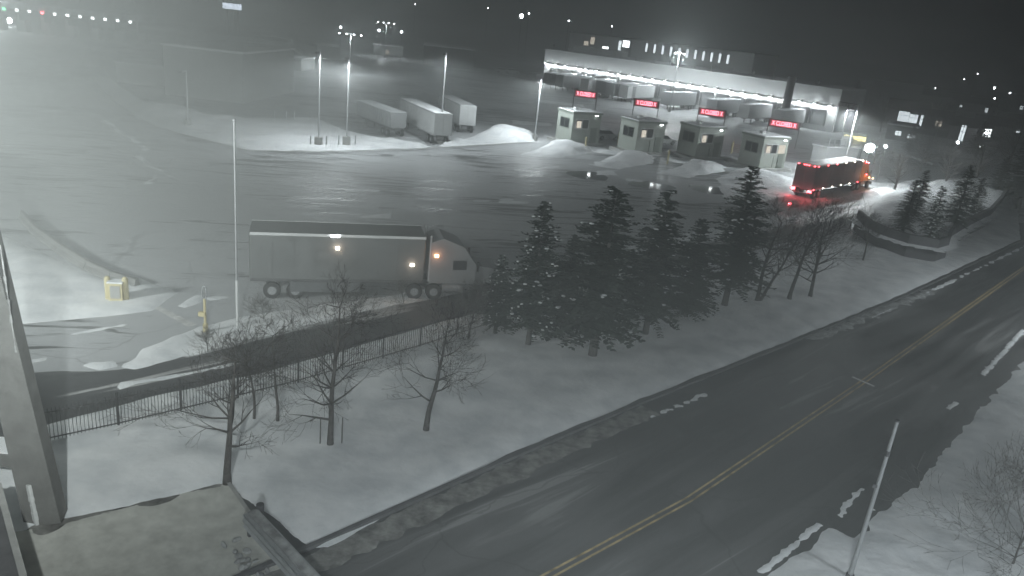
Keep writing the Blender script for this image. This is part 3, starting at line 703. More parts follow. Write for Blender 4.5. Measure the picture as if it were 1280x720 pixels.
# ================================================================== poles and masts
def mast(px, py, top, label, nl=4, watt=0, arm=1.6, base=True, r=.13):
    q = gp(px, py); h = zat(q.xy, top)
    t = empty('light_mast', q, 0, label, 'light mast', 'light masts over the yard')
    MB().tube((0, 0, .0), (0, 0, h), r, r * .6, n=8).build('pole', 'steel', t)
    if base: MB().tube((0, 0, 0), (0, 0, .9), .35, n=10).build('footing', 'concrete', t)
    MB().box((0, 0, h), (2 * arm + .4, .12, .12)).build('crossarm', 'steel', t)
    for k in range(nl):
        x = -arm + 2 * arm * k / max(1, nl - 1)
        l = MB().box((x, -.25, h - .12), (.5, .6, .16)).build('lamp_head', 'dark_steel', t)
        MB().box((x, -.27, h - .215), (.42, .5, .03)).build('lens', 'lamp_white', l)
        MB().ball((x, -.6, h - .16), .16, 8, 5).build('bulb', 'lamp_white', l)
    if watt: downlight('mast_light', q + Vector((0, -.8, h - .6)), watt * .5); point('mast_light', q + Vector((0, -.8, h - .6)), watt * .5, COOL, .4)
    return t
mast(437, 92, 42, 'light mast with four lamps at the far back of the yard', 4, 5000, 2.6)
mast(481, 72, 28, 'light mast farthest back, with four lamps above the low far roofs', 4, 5000, 2.6)
mast(837, 140, 66, 'light mast in front of the loading wall beside the third red lane sign', 2, 20000, 1.0)
def plain_pole(px, py, top, label, r=.1, base='box', m='steel'):
    q = gp(px, py); h = zat(q.xy, top); t = empty('lamp_post', q, 0, label, 'lamp post', 'lamp posts along the snow island')
    MB().tube((0, 0, 0), (0, 0, h), r, r * .65, n=8).build('pole', m, t)
    if base == 'box': MB().box((0, 0, .6), (.8, .7, 1.2)).build('footing', 'concrete', t)
    elif base == 'drum': MB().tube((0, 0, 0), (0, 0, 1.0), .38, n=10).build('footing', 'concrete', t)
    f = MB().box((0, -.6, h - .05), (.14, 1.3, .1)).build('lamp_arm', m, t); MB().box((0, -1.3, h - .12), (.4, .6, .16)).build('lamp_head', 'dark_steel', f)
    return t, q, h
for a in ((398, 184, 64, 'lamp post in a squat concrete base on the snow island, left of the cabinet'), (433, 183, 72, 'lamp post rising from a grey cabinet on the snow island'), (550, 179, 66, 'lamp post with a white collar beside the pale trailer doors')):
    t, q, h = plain_pole(*a); downlight('post_light', q + Vector((0, -1.4, h - .6)), 3600)
t, q, h = plain_pole(235, 160, 88, 'faded lamp post at the left end of the snow island', .12, 'drum'); 
t, q, h = plain_pole(668, 176, 96, 'lamp post between the snow island and the farthest booth', .12, 'drum'); downlight('post_light', q + Vector((0, -1.4, h - .6)), 6000)
for p, lab in (((388, 184), 'thin post left of the squat concrete lamp base'), ((408, 184), 'thin post right of the squat concrete lamp base'), ((423, 183), 'thin post left of the grey lamp cabinet'), ((444, 183), 'thin post right of the grey lamp cabinet'),
               ((343, 151), 'left of three thin posts along the back of the snow island'), ((358, 152), 'middle of three thin posts along the back of the snow island'), ((368, 151), 'right of three thin posts along the back of the snow island')):
    bollard(gp(*p), 1.3, lab, 'steel', .07, 'thin guard posts on the snow island')
# tall pole in the yard near the lane
q = gp(297, 412); t = empty('tall_pole', q, 0, 'tall thin pale pole rising from the snow strip by the exit lane', 'pole')
MB().tube((0, 0, 0), (0, 0, zat(q.xy, 350)), .075, n=8).build('sleeve', 'siding', t); MB().tube((0, 0, 1), (0, 0, zat(q.xy, 150)), .06, .045, n=8).build('pole', 'steel', t); MB().ball((0, 0, zat(q.xy, 150)), .09).build('finial', 'steel', t)
# pole beside the near road
q = gp(1060, 728); h = zat(q.xy, 527); t = empty('roadside_pole', q, 0, 'slim metal pole standing in the snow bank beside the near road', 'pole')
MB().tube((0, 0, 0), (0, 0, h), .085, .05, n=10).build('pole', 'steel', t); MB().tube((0, 0, h), (0, 0, h + .05), .07, n=10).build('cap', 'dark_steel', t); MB().box((-.1, 0, h * .62), (.16, .1, .12)).build('bracket', 'dark_steel', t); MB().box((0, 0, .03), (.34, .34, .06)).tube((0, 0, 0), (0, 0, .35), .13, n=10).build('base_plate', 'dark_steel', t); MB().tube((0, 0, h * .8), (0, 0, h * .83), .075, n=10).build('clamp_band', 'dark_steel', t)
# signal pole with a braced arm near the lit truck
q = gp(1050, 226); h = zat(q.xy, 131); t = empty('signal_pole', q, 0, 'tall pole with a braced frame arm standing over the lit truck', 'pole')
MB().tube((0, 0, 0), (0, 0, h), .14, .09, n=8).build('pole', 'steel', t)
b = MB()
for z in (0, -.5): b.tube((0, 0, h + z), (-2.6, .4, h + z + .1), .05, n=6)
for k in range(5): b.tube((-.5 * k, .08 * k, h), (-.5 * k - .3, .08 * k + .04, h - .5), .03, n=5)
b.tube((-2.6, .4, h), (-2.6, .4, h - 4.0), .06, n=6); b.tube((-1.3, .2, h), (-1.3, .2, h - 3.8), .05, n=6)
b.build('frame_arm', 'dark_steel', t)
l = MB().box((-1.0, -.4, h - .65), (.7, .5, .18)).build('lamp_head', 'dark_steel', t); MB().box((-1.0, -.4, h - .755), (.6, .42, .03)).build('lens', 'lamp_dim', l)
downlight('lane_light', q + Vector((-1.0, -.5, h - .9)), 16000)
# bright floodlight beyond the lit truck
def flood(px, py, z, label, watt, size=.35, m='lamp_white', gr=None):
    q = gp(px, py, z); t = empty('floodlight', (q.x, q.y, 0), 0, label, 'floodlight', gr)
    MB().tube((0, 0, 0), (0, 0, z - .1), .08, n=6).build('pole', 'dark_steel', t)
    MB().box((0, .18, z), (size * 2.4, .2, size * 1.6)).build('housing', 'dark_steel', t); MB().ball((0, -.05, z), size, 10, 6).build('lens', m, t)
    if watt: spot('floodlight_beam', Vector((q.x, q.y - .7, z)), Vector((q.x * .8, q.y * .7, -4)), watt, 150, .8, COOL, .3)
em('lamp_flood', (.95, 1, 1), 120)
flood(1087, 185, 5.0, 'glaring white floodlight on a pole beyond the lit truck', 3200, .6, 'lamp_flood')
flood(1107, 183, 5.0, 'smaller white floodlight just right of the glaring one', 250, .22, 'lamp_white')
flood(992, 102, 9, 'white lamp standing over the roof edge right of the thick dark column', 300, .3, 'lamp_white')
# yellow lit sign on a gantry board
q = gp(1068, 173, 4.2); t = empty('gantry_sign', (q.x, q.y, 0), math.atan2(q.y, q.x) - math.pi / 2 + .1, 'yellow lit sign board under the signal pole', 'sign')
MB().box((0, .1, 4.2), (3.6, .2, 1.7)).build('board', 'booth_dark', t)
b = MB(); random.seed(9); x = -1.6
while x < 1.5:
    wd = random.uniform(.16, .34); b.box((x + wd / 2, -.02, 4.25), (wd * .8, .03, random.uniform(.5, .8))); x += wd
b.build('lit_row', 'sign_yellow', t)
for s in (-1.5, 1.5): MB().box((s, .1, 1.8), (.14, .14, 3.3)).build('post', 'dark_steel', t)
point('sign_glow', Vector((q.x, q.y - .8, 3.6)), 60, (1, .85, .45), .3)
# snow-topped shelter behind the lit truck
q = gp(1040, 207); t = empty('lane_shelter', q, rb, 'low snow-roofed shelter with railings behind the lit truck', 'shelter')
MB().box((0, 0, 1.5), (7.5, 2.6, 3.0)).build('wall', 'siding', t); MB().box((0, 0, 3.1), (8.0, 3.0, .2)).build('roof', 'snow', t)
b = MB()
for k in range(7): b.box((-3.6 + k * 1.2, -1.4, 3.8), (.07, .07, 1.2))
b.box((0, -1.4, 4.4), (7.3, .07, .07)); b.build('railing', 'steel', t); MB().box((2.6, .3, 3.9), (1.2, 1.2, 1.4)).build('roof_unit', 'siding', t)
# ================================================================== left side
P0 = gp(55, 657); P0.z = 0
def py_(px, py): return onplane(px, py, P0, Vector((0, 1, 0)))
q0, q1 = py_(31, 660), py_(76, 654); q2, q3 = py_(-78, 180), py_(-40, 180)
pier = empty('bridge_pier', P0, 0, 'leaning pale concrete pier with a cross beam at the left edge', 'pier')
vs = []
for q in (q0, q1, q3, q2): vs.append(Vector((q.x, q.y, q.z)) - P0)
T = .7
b = MB().add([tuple(v) for v in vs] + [(v.x - .2, v.y + T, v.z) for v in vs], [(0, 1, 2, 3), (7, 6, 5, 4), (0, 4, 5, 1), (1, 5, 6, 2), (2, 6, 7, 3), (3, 7, 4, 0)])
b.build('shaft', 'pier_concrete', pier)
q = py_(10, 578) - P0; MB().box((q.x - 1.2, .5, q.z), (3.6, .9, .45)).build('cross_beam', 'pier_concrete', pier); MB().box((q.x - 1.2, .5, q.z + .26), (3.5, .8, .07)).build('beam_snow', 'snow', pier)
def ribbon(name, a, c, wd, th, m, parent, rag=0):
    a = py_(*a) - P0; c = py_(*c) - P0; b = MB(); n = 14; d = (c - a)
    for i in range(n):
        p, q = a + d * (i / n), a + d * ((i + 1) / n); r = wd * (1 + rag * random.uniform(-.6, .6))
        b.tube(p, q, r, r * (1 + rag * random.uniform(-.4, .4)), n=6)
    return b.build(name, m, parent)
ribbon('ice_edge', (0, 306), (20, 440), .03, .05, 'dirty_snow', pier, 1)
ribbon('corner_strip', (36, 606), (50, 672), .09, .05, 'siding', pier, .3)
# dark parapet of the camera building
b = MB(); a = gp(-60, 560, 3); q = gp(12, 612, 3)
pts = [gp(-90, 600, 2.2), gp(2, 606, 2.2), gp(38, 735, 2.2), gp(-90, 760, 2.2)]
pw = empty('parapet', (pts[1].x, pts[1].y, 0), 0, 'dark parapet block in the lower left corner', 'wall')
o = Vector((pts[1].x, pts[1].y, 0)); MB().prism([(p.x - o.x, p.y - o.y) for p in pts], 0, 2.2).build('wall', 'dark_concrete', pw)
MB().prism([(p.x - o.x, p.y - o.y) for p in [pts[1], pts[2], pts[2] + Vector((-.22, .0, 0)), pts[1] + Vector((-.22, 0, 0))]], 2.203, 2.27).build('coping', 'concrete', pw)
# concrete barrier along the snow field
bp = [gp(*p) for p in ((28, 272), (45, 292), (75, 314), (110, 336), (140, 350), (172, 360))]
cb = empty('concrete_barrier', bp[2], 0, 'low concrete barrier curving along the back of the snow field', 'barrier')
for i in range(len(bp) - 1):
    a, c = bp[i] - bp[2], bp[i + 1] - bp[2]; d = c - a; L = d.length; an = math.atan2(d.y, d.x); k = max(1, round(L / 3))
    for j in range(k):
        mdd = a + d * ((j + .5) / k)
        x = MB().extr([(-.3, 0), (.3, 0), (.26, .15), (.14, .3), (.1, .55), (-.1, .55), (-.14, .3), (-.26, .15)], -L / k / 2 + .02, L / k / 2 - .02).build('barrier_block', 'pier_concrete', cb)
        x.location = mdd; x.rotation_euler = (0, 0, an)
# guarded control box by the driveway
q = gp(146, 379); t = empty('control_box', q, .2, 'tan control cabinet between guard posts on the snow field', 'cabinet')
MB().box((0, .1, .65), (.7, .5, 1.1)).build('cabinet', 'tan', t); MB().box((0, .1, 1.24), (.8, .6, .08)).build('snow_cap', 'snow', t); MB().box((0, -.17, .7), (.5, .03, .7)).build('door', 'concrete', t)
for p, lab in (((136, 377), 'tan guard post left of the tan control cabinet'), ((158, 378), 'tan guard post right of the tan control cabinet')): bollard(gp(*p), 1.35, lab, 'tan', .16, 'tan guard posts beside the control cabinet')
# card reader pedestal with a looped top
q = gp(257, 417); hh = zat(q.xy, 356); t = empty('card_reader', q, 0, 'tan card reader post with a looped top beside the stop line', 'card reader')
MB().tube((0, 0, 0), (0, 0, hh - .75), .07, n=8).build('post', 'tan', t)
b = MB(); pv = None
for k in range(13):
    a = 2 * math.pi * k / 12; p = (.11 * math.sin(a), 0, hh - .42 + .36 * -math.cos(a))
    if pv: b.tube(pv, p, .035, n=6)
    pv = p
b.build('hoop', 'steel', t)
MB().box((-.12, -.05, 1.1), (.34, .2, .22)).build('reader_head', 'tan', t); MB().tube((0, 0, 0), (0, 0, .55), .13, n=10).build('sleeve', 'tan', t)
# guardrail stub at the near edge of the gravel pad
ga, gb = gp(322, 640, .75), gp(420, 745, .75)
t = empty('guardrail', (ga.x, ga.y, 0), 0, 'snow-dusted steel guardrail at the corner of the gravel pad', 'guardrail')
d = gb - ga; an = math.atan2(d.y, d.x); L = d.length; t.rotation_euler = (0, 0, an)
prof = [(-.04, .42), (.05, .48), (-.03, .6), (-.03, .66), (.05, .78), (-.04, .84), (-.07, .84), (.02, .78), (-.06, .66), (-.06, .6), (.02, .48), (-.07, .42)]
MB().extr(prof, 0, L).build('rail', 'steel', t); MB().extr([(y - .46, z) for y, z in prof], 0, L).build('rail', 'steel', t); MB().box((L / 2, -.24, .855), (L, .5, .03)).build('top_plate', 'steel', t); MB().box((L / 2, -.2, .885), (L, .3, .03)).build('snow_cap', 'dirty_snow', t)
for k in range(4):
    MB().box((.1 + k * 1.7, -.25, .42), (.14, .28, .82)).build('post', 'dark_steel', t)
MB().tube((-.02, .1, 0), (-.02, .1, 1.0), .13, n=10).build('end_post', 'dark_steel', t)
b = MB(); random.seed(3)
for k in range(40):
    b.ball((random.uniform(0, L), random.uniform(-1.25, -.65), random.uniform(.02, .1)), (random.uniform(.05, .2), random.uniform(.05, .16), random.uniform(.04, .12)), 7, 4)
sh = b.build('snow_clods', 'dirty_snow'); sh.location = (ga.x, ga.y, 0); sh.rotation_euler = (0, 0, an); tag(sh, kind='stuff')
# low edging of the gravel pad
line('pad_edging', [p.xy for p in G((284, 604), (345, 692), (380, 740))], 0, .14, .12, 'concrete')
# ================================================================== retaining wall with snow bed
def wallpoly(name, pts, h, th, m, label, cat):
    o = Vector(pts[0]); t = empty(name, (o.x, o.y, 0), 0, label, cat)
    for i in range(len(pts) - 1):
        a, c = pts[i] - o, pts[i + 1] - o; d = c - a; an = math.atan2(d.y, d.x); md = (a + c) / 2
        MB().box((md.x, md.y, h / 2), (d.length + th * .4, th, h), an).build('wall_panel', m, t)
        MB().box((md.x, md.y, h + .05), (d.length, th + .05, .09), an).build('coping', 'dark_concrete', t)
    return t
wp = [gp(*p) for p in ((1068, 289), (1082, 303), (1100, 312), (1130, 322), (1165, 328), (1178, 324), (1182, 312), (1205, 297), (1232, 283), (1246, 266), (1258, 246))]
wallpoly('retaining_wall', wp, 2.1, .3, 'dark_concrete', 'dark retaining wall curving round the raised snow bed of spruces', 'wall')
bed = [p.xy for p in wp] + [p.xy for p in G((1255, 232), (1180, 236), (1100, 262))]
snow('snow_bed', bed, .5, .15, .4, .05, .5, .15, base=1.45)
tag(MB().prism([(p.x, p.y) for p in bed], 0, 1.42).build('bed_fill', 'earth'), kind='structure')
# ================================================================== trees
def bare_tree(base, h, label, seed, spread=.5, r=.14, fork=.42, lean=0, density=1.0, multi=1, depth=5, group='bare trees on the snowy verge', name='bare_tree', lo=None):
    R = random.Random(seed); t = empty(name, base, 0, label, 'tree', group)
    tk = MB(); cr = MB(); starts = []
    for mlt in range(multi):
        p = Vector((.12 * mlt, 0, -.1)); d = Vector((lean + (.34 * mlt if multi > 1 else 0) + R.uniform(-.04, .04), R.uniform(-.04, .04), 1)).normalized()
        n = 9; L = h * .8 / n; rr = r * (1 - .2 * mlt)
        for i in range(n):
            q = p + d * L; r1 = rr * (1 - .8 * i / n); r2 = rr * (1 - .8 * (i + 1) / n)
            tk.tube(p, q, r1 * (1.25 if i == 0 else 1), r2, n=8, cap=(i == 0))
            z = q.z / h
            if z > fork * .62:
                k = 3 if z > fork else 1
                for j in range(max(1, int(k * density))): starts.append((q, d, r2 * .48, (1.12 - z) * h * spread * 1.25 * R.uniform(.6, 1.1)))
            p = q; d = (d + Vector((R.uniform(-.1, .1), R.uniform(-.1, .1), .04))).normalized()
        starts.append((p, d, rr * .2, h * .2))
    def branch(p, d, r, L, lev):
        n = 3 if lev < 3 else 2
        for i in range(n):
            q = p + d * (L / n); r2 = max(.005, r * (1 - .22 * (i + 1)))
            cr.tube(p, q, max(.006, r), r2, n=5 if lev < 2 else 3, cap=False)
            p = q; r = r2; d = (d + Vector((R.uniform(-.22, .22), R.uniform(-.22, .22), R.uniform(-.02, .2)))).normalized()
            if lev < depth - 1:
                for _ in range(1 if i < n - 1 else 2):
                    a = d.orthogonal().normalized(); a = Matrix.Rotation(R.uniform(0, 6.28), 3, d) @ a
                    branch(p, (d + a * R.uniform(.5, 1.0)).normalized(), r * .7, L * R.uniform(.45, .72), lev + 1)
    for p, d, r_, L in starts:
        a = Vector((R.uniform(-1, 1), R.uniform(-1, 1), R.uniform(-.05, .5))).normalized()
        branch(p, (a + d * .35).normalized(), r_, L * .55, 1)
    tk.build('trunk', 'bark', t, True); cr.build('crown', 'twig', t)
    return t
def BT(px, py, top, label, seed, **k):
    q = gp(px, py); return bare_tree(q, zat(q.xy, top), label, seed, **k)
BT(284, 604, 408, 'bare tree nearest the gravel pad, with wide forking branches', 11, spread=.62, r=.15, fork=.30, depth=5)
BT(347, 531, 384, 'slim bare tree with a straight trunk and fan-shaped top before the fence', 12, spread=.45, r=.075, fork=.62)
BT(318, 528, 398, 'slim bare tree close left of the straight-trunked one', 13, spread=.4, r=.07, fork=.5)
BT(413, 560, 338, 'dense twiggy bare tree standing between two thin stakes', 14, spread=.5, r=.13, fork=.22, density=1.6, depth=5)
BT(532, 541, 366, 'bare tree with a short dark trunk alone in the middle of the verge', 15, spread=.55, r=.13, fork=.35, density=1.2)
BT(946, 378, 246, 'bare tree with two trunks splitting at the ground, beside the spruces', 16, spread=.5, r=.16, fork=.32, multi=2, density=1.3)
BT(986, 376, 240, 'tall bare tree between the two-trunked tree and the wide-crowned one', 17, spread=.5, r=.16, fork=.3, density=1.3)
BT(1012, 373, 246, 'wide-crowned bare tree nearest the retaining wall side of the verge', 18, spread=.7, r=.15, fork=.22, density=1.8)
BT(1078, 328, 262, 'small bare tree just outside the dark retaining wall', 19, spread=.5, r=.09, fork=.4)
BT(585, 425, 345, 'low twiggy bare tree in front of the fence by the leftmost spruce', 20, spread=.6, r=.06, fork=.2, density=1.4)
for k, (px, py, top, lab) in enumerate(((330, 402, 372, 'small bare shrub at the left of the snow strip'), (440, 398, 362, 'small bare shrub on the snow strip above the twiggy tree'), (505, 388, 350, 'small bare shrub near the spruce end of the snow strip'), (260, 440, 412, 'small bare shrub below the card reader post'))):
    BT(px, py, top, lab, 40 + k, spread=.9, r=.03, fork=.1, density=1.2, depth=4, group='bare shrubs on the snow strip', name='bare_shrub')
BT(1262, 716, 585, 'dark bare shrub in the snow bank at the lower right corner', 50, spread=.9, r=.04, fork=.1, density=1.5, depth=5, group='bare shrubs', name='bare_shrub')
for p, lab in (((400, 559), 'thin stake left of the dense twiggy tree'), ((427, 559), 'thin stake right of the dense twiggy tree')):
    q = gp(*p); o = MB().tube((0, 0, 0), (0, 0, 1.35), .03, .025, n=6).build('tree_stake', 'bark'); o.location = q; tag(o, lab, 'stake', 'stakes beside the twiggy tree')
def conifer_mesh(h, r, zb, seed, snowy=0):
    R = random.Random(seed); tk = MB(); cr = MB(); sn = MB()
    tk.tube((0, 0, -.1), (0, 0, h * .96), h * .021, .012, n=8)
    z = zb
    while z < h * .985:
        f = (z - zb) / (h - zb); l0 = r * (1 - f) ** .72 * (.75 + .25 * min(1, f * 4)) + .12
        for k in range(7 if f < .7 else 5):
            a = R.uniform(0, 6.28); l = l0 * R.uniform(.6, 1.22); rise = R.uniform(-.25, .12) + .45 * f
            d = Vector((math.cos(a), math.sin(a), rise)).normalized(); s = Vector((-math.sin(a), math.cos(a), 0)); p = Vector((0, 0, z))
            n = max(3, int(l / .16)); cr.tube(p, p + d * l * .9, .022, .006, n=3, cap=False)
            for i in range(n):
                u = (i + .6) / n; c = p + d * (l * u) + Vector((0, 0, -.18 * l * u * u))
                for sg in (-1, 1):
                    tl = (.16 + .5 * l * .32 * (1 - u * .7)) * R.uniform(.6, 1.2); td = (s * sg + d * R.uniform(.4, 1.0) + Vector((0, 0, R.uniform(-.35, .15)))).normalized()
                    wv = td.cross(Vector((R.uniform(-.4, .4), R.uniform(-.4, .4), 1))).normalized() * R.uniform(.06, .11)
                    e_ = c + td * tl; cr.add([c - wv * .5, c + td * tl * .5 - wv, e_, c + td * tl * .5 + wv, c + wv * .5], [(0, 1, 2, 3, 4)])
                if snowy and R.random() < snowy and u > .35:
                    sn.ball(c + Vector((0, 0, .05)), (R.uniform(.06, .16), R.uniform(.06, .16), .05), 6, 4)
        z += R.uniform(.13, .24) * (1.15 - .5 * f)
    return tk, cr, sn
CP = []
for i, (h, r, zb, sd, s) in enumerate(((9, 2.45, 1.6, 1, .018), (9, 2.45, 1.4, 2, .07), (9, 2.0, .7, 3, .015), (6, 1.7, .6, 4, .16))):
    tk, cr, sn = conifer_mesh(h, r, zb, sd, s)
    a = tk.build('trunk', 'bark'); b_ = cr.build('crown', 'needle'); c_ = sn.build('snow_clumps', 'snow') if sn.v else None
    CP.append((h, a.data, b_.data, c_.data if c_ else None))
    for o in (a, b_, c_):
        if o: bpy.data.objects.remove(o)
def conifer(px, py, top, kind, label, rz, wide=1.0, group='spruces on the snowy verge', z=0, noleaf=False):
    q = gp(px, py, z); h0, a, b_, c_ = CP[kind]; h = zat(q.xy, top) - z; s = h / h0
    t = empty('spruce_tree', q, rz, label, 'tree', group); t.scale = (s * wide, s * wide, s)
    for nm, me in (('trunk', a), ('crown', b_), ('snow_clumps', c_)):
        if me: o = bpy.data.objects.new(nm, me); C.objects.link(o); o.parent = t
conifer(660, 432, 250, 1, 'leftmost tall spruce, specked with snow, its trunk bare at the foot', .3, 1.0)
conifer(740, 447, 232, 0, 'largest spruce, nearest the road, with a bare trunk foot', 1.4, 1.25)
conifer(703, 412, 292, 2, 'low spruce squeezed between the snow-specked one and the largest one', 2.2, 1.2)
conifer(806, 420, 234, 0, 'tall spruce right of the largest one', 3.0, 1.05)
conifer(856, 396, 272, 2, 'shorter bushy spruce between two tall ones at the right of the group', 4.0, 1.35)
conifer(905, 384, 206, 0, 'tall pointed spruce at the right end of the group, before the fourth booth', 5.1, 1.1)
conifer(618, 420, 318, 1, 'small snow-specked spruce at the left end of the group', .9, 1.0)
bg_ = 'evergreens in the raised snow bed'
conifer(1160, 302, 232, 3, 'small snow-laden spruce at the front of the raised snow bed', .5, .9, bg_, 1.45)
conifer(1128, 290, 224, 2, 'dark spruce at the left of the raised snow bed', 1.5, 1.3, bg_, 1.45)
conifer(1190, 292, 205, 0, 'tall dark spruce at the right of the raised snow bed', 2.5, 1.0, bg_, 1.45)
conifer(1142, 272, 212, 3, 'snow-laden spruce at the back of the raised snow bed', 3.5, 1.0, bg_, 1.45)
conifer(1215, 268, 222, 3, 'low snowy spruce in the back corner of the raised snow bed', 4.5, 1.3, bg_, 1.45)
tg = 'dark trees beyond the retaining wall'
for k, (px, py, top, lab, sp) in enumerate(((1178, 240, 178, 'bare dark tree behind the raised snow bed', .55), (1218, 236, 168, 'broad bare dark tree right of the one behind the snow bed', .65), (1118, 238, 190, 'bare tree between the lit truck and the raised snow bed', .5), (1150, 214, 172, 'bare dark tree beside the pale guard rail', .55), (1256, 222, 140, 'tall bare dark tree before the town lights', .6), (1100, 165, 120, 'bare dark tree beside the near end of the loading dock', .6), (1168, 175, 128, 'bare dark tree between the lit house and the lit strip', .6), (1092, 205, 170, 'small bare tree under the glaring floodlight', .5))):
    BT(px, py, top, lab, 70 + k, spread=sp + .25, r=.2, fork=.2, density=1.7, depth=4, group=tg)
for k, (px, py, top, kind, lab, wd) in enumerate(((1272, 262, 165, 0, 'large dark spruce at the right edge beside the road', 1.4), (1243, 250, 196, 2, 'dark spruce left of the large one at the right edge', 1.5), (1135, 190, 158, 2, 'squat dark spruce above the pale guard rail', 1.6), (1218, 200, 150, 0, 'dark spruce below the bright town window', 1.4), (1275, 190, 128, 0, 'dark spruce in the town at the right edge', 1.4), (1066, 132, 100, 2, 'dark spruce at the near end of the dock roof', 1.5))):
    conifer(px, py, top, kind, lab, k * 1.1, wd, tg)
# ================================================================== cars
def car(loc, rz, label, m):
    t = empty('parked_car', loc, rz, label, 'car', 'cars parked in the yard')
    MB().extry([(-2.2, .35), (-2.25, .8), (-1.9, .98), (1.0, .98), (2.1, .8), (2.2, .35)], -.9, .9).build('body', m, t)
    MB().extry([(-1.7, .97), (-1.35, 1.45), (.2, 1.47), (.95, .97)], -.78, .78).build('cabin', 'glass', t)
    MB().box((-.55, 0, 1.5), (1.5, 1.4, .06)).build('roof_snow', 'snow', t)
    for x in (-1.35, 1.35): wheelset(t, x, (-.85, .85), .33)
    return t
c0_ = car(gp(757, 174), .5, 'white car parked right behind the farthest booth', 'trailer_white')
for p, rz, lab in (((828, 180), .6, 'white car parked right behind the second booth'), ((628, 91), .1, 'snowy car parked far back left of the loader'), ((641, 92), .15, 'snowy car parked next to the loader')):
    copy_tree(c0_, gp(*p), rz, lab)
# ================================================================== far buildings
def house(px, py, top, wpx, label, wins=(), rz=None, gable=True, name='house', m='house', wm='window_lit', depth=9, group='houses in the dark town'):
    q = gp(px, py); h = max(2.5, zat(q.xy, top)); dist = math.hypot(q.x, q.y); wd = wpx * dist / F
    if rz is None: rz = math.atan2(q.y, q.x) - math.pi / 2
    t = empty(name, q, rz, label, 'house' if name == 'house' else 'building', group)
    eh = h * (.62 if gable else 1)
    MB().box((0, depth / 2, eh / 2), (wd, depth, eh)).build('wall', m, t)
    if gable: MB().extr([(-.4, eh), (depth + .4, eh), (depth / 2, h)], -wd / 2 - .4, wd / 2 + .4).build('roof', 'roof_dark', t)
    else: MB().box((0, depth / 2, eh + .15), (wd + .5, depth + .5, .3)).build('roof', 'snow', t)
    for (u, v, a, b_) in wins:
        f = MB().box((u * wd / 2, -.04, v * eh), (a + .25, .08, b_ + .25))
        for k in range(1, 1 + int(a / .7)): f.box((u * wd / 2 - a / 2 + a * k / (1 + int(a / .7)), -.11, v * eh), (.1, .06, b_))
        f.box((u * wd / 2, -.115, v * eh + b_ * .12), (a, .06, .1)); f = f.build('window', 'dark_steel', t)
        MB().box((u * wd / 2, -.09, v * eh), (a, .03, b_)).build('pane', wm, f)
    return t
house(1130, 158, 126, 40, 'house with a brightly lit front and wide bay right of the dock', ((-.15, .6, 2.6, 2.6), (.35, .55, 2.0, 2.2), (.75, .5, .6, 2.8)))
house(1124, 176, 158, 30, 'low dark outbuilding with lit openings beyond the glaring floodlight', ((-.2, .5, 1.2, .9), (.7, .4, 1.4, .9)), gable=False)
house(1200, 176, 148, 26, 'narrow dark house with one tall lit window strip', ((0, .5, 1.0, 4.0),))
house(1236, 174, 146, 34, 'dark house with one glaring lit window', ((-.2, .42, 1.8, 2.0),), wm='lamp_dim')
house(1268, 170, 144, 40, 'dark house at the right edge with lit ground floor windows', ((-.5, .4, 1.6, .8), (.1, .4, 1.0, 1.0), (.6, .5, .8, 1.2)))
house(1165, 160, 138, 34, 'dark house behind the lit one, with a dim patterned window', ((.3, .45, 1.6, 1.4),), wm='window_warm')
house(1262, 140, 118, 36, 'far dark house below the horizon lights', ((.5, .5, 1.2, 1.6),))
house(1215, 142, 122, 40, 'far dark house with two small lit windows', ((.6, .5, 1.0, 1.6), (-.6, .6, .8, .8)))
house(1178, 135, 114, 44, 'far dark house left of the two-windowed one', ((.7, .3, 1.2, .6),))
house(1120, 125, 104, 50, 'long dark far building behind the lit house', (), gable=False, name='far_building', m='roof_dark')
yg = 'low buildings at the back of the yard'
house(181, 106, 82, 62, 'low grey shed with snow along its roof at the left back of the yard', (), rz=.0, gable=False, name='yard_shed', m='siding', group=yg)
house(255, 124, 62, 92, 'large grey warehouse block left of the snow island', (), rz=-.05, gable=False, name='yard_warehouse', m='wall_grey', depth=22, group=yg)
house(350, 86, 72, 50, 'low snow-roofed shed near the curling snow ridges', (), rz=-.05, gable=False, name='yard_shed', m='wall_grey', group=yg)
house(410, 74, 58, 26, 'small tower-like shed beside the four-lamp mast', (), gable=False, name='yard_shed', m='wall_grey', group=yg)
house(485, 70, 58, 34, 'low flat-roofed shed under the farthest light mast', ((-.1, .4, 1.5, 1.2),), gable=False, name='yard_shed', m='wall_grey', wm='window_warm', group=yg)
house(560, 84, 60, 60, 'dark low building between the far mast and the dock', (), gable=False, name='far_building', m='roof_dark', depth=14, group=yg)
# toll plaza on the far left
q = gp(62, 44); t = empty('toll_plaza', q, .09, 'long toll plaza canopy with small coloured lane lights at the top left', 'toll plaza')
Lp = 46
MB().box((0, 3, 6.3), (Lp, 9, 1.2)).build('canopy', 'siding', t); MB().box((0, 3, 6.98), (Lp, 9, .16)).build('roof_snow', 'snow', t)
for k in range(8):
    x = -Lp / 2 + 2 + k * (Lp - 4) / 7
    MB().box((x, 3, 2.85), (.6, .6, 5.7)).build('column', 'concrete', t); MB().box((x + 1.6, 3, 1.4), (1.6, 3, 2.8)).build('toll_booth', 'siding', t)
for k in range(14):
    x = -Lp / 2 + 4 + k * (Lp - 6) / 13; MB().box((x, -1.6, 5.4), (.7, .25, .6)).build('lane_light', 'lamp_green' if k in (1, 2, 3) else ('lamp_red' if k in (6,) else 'lamp_dim'), t)
point('plaza_light', q + Vector((-14, -3, 7.5)), 9000, COOL, .5)
fl = []
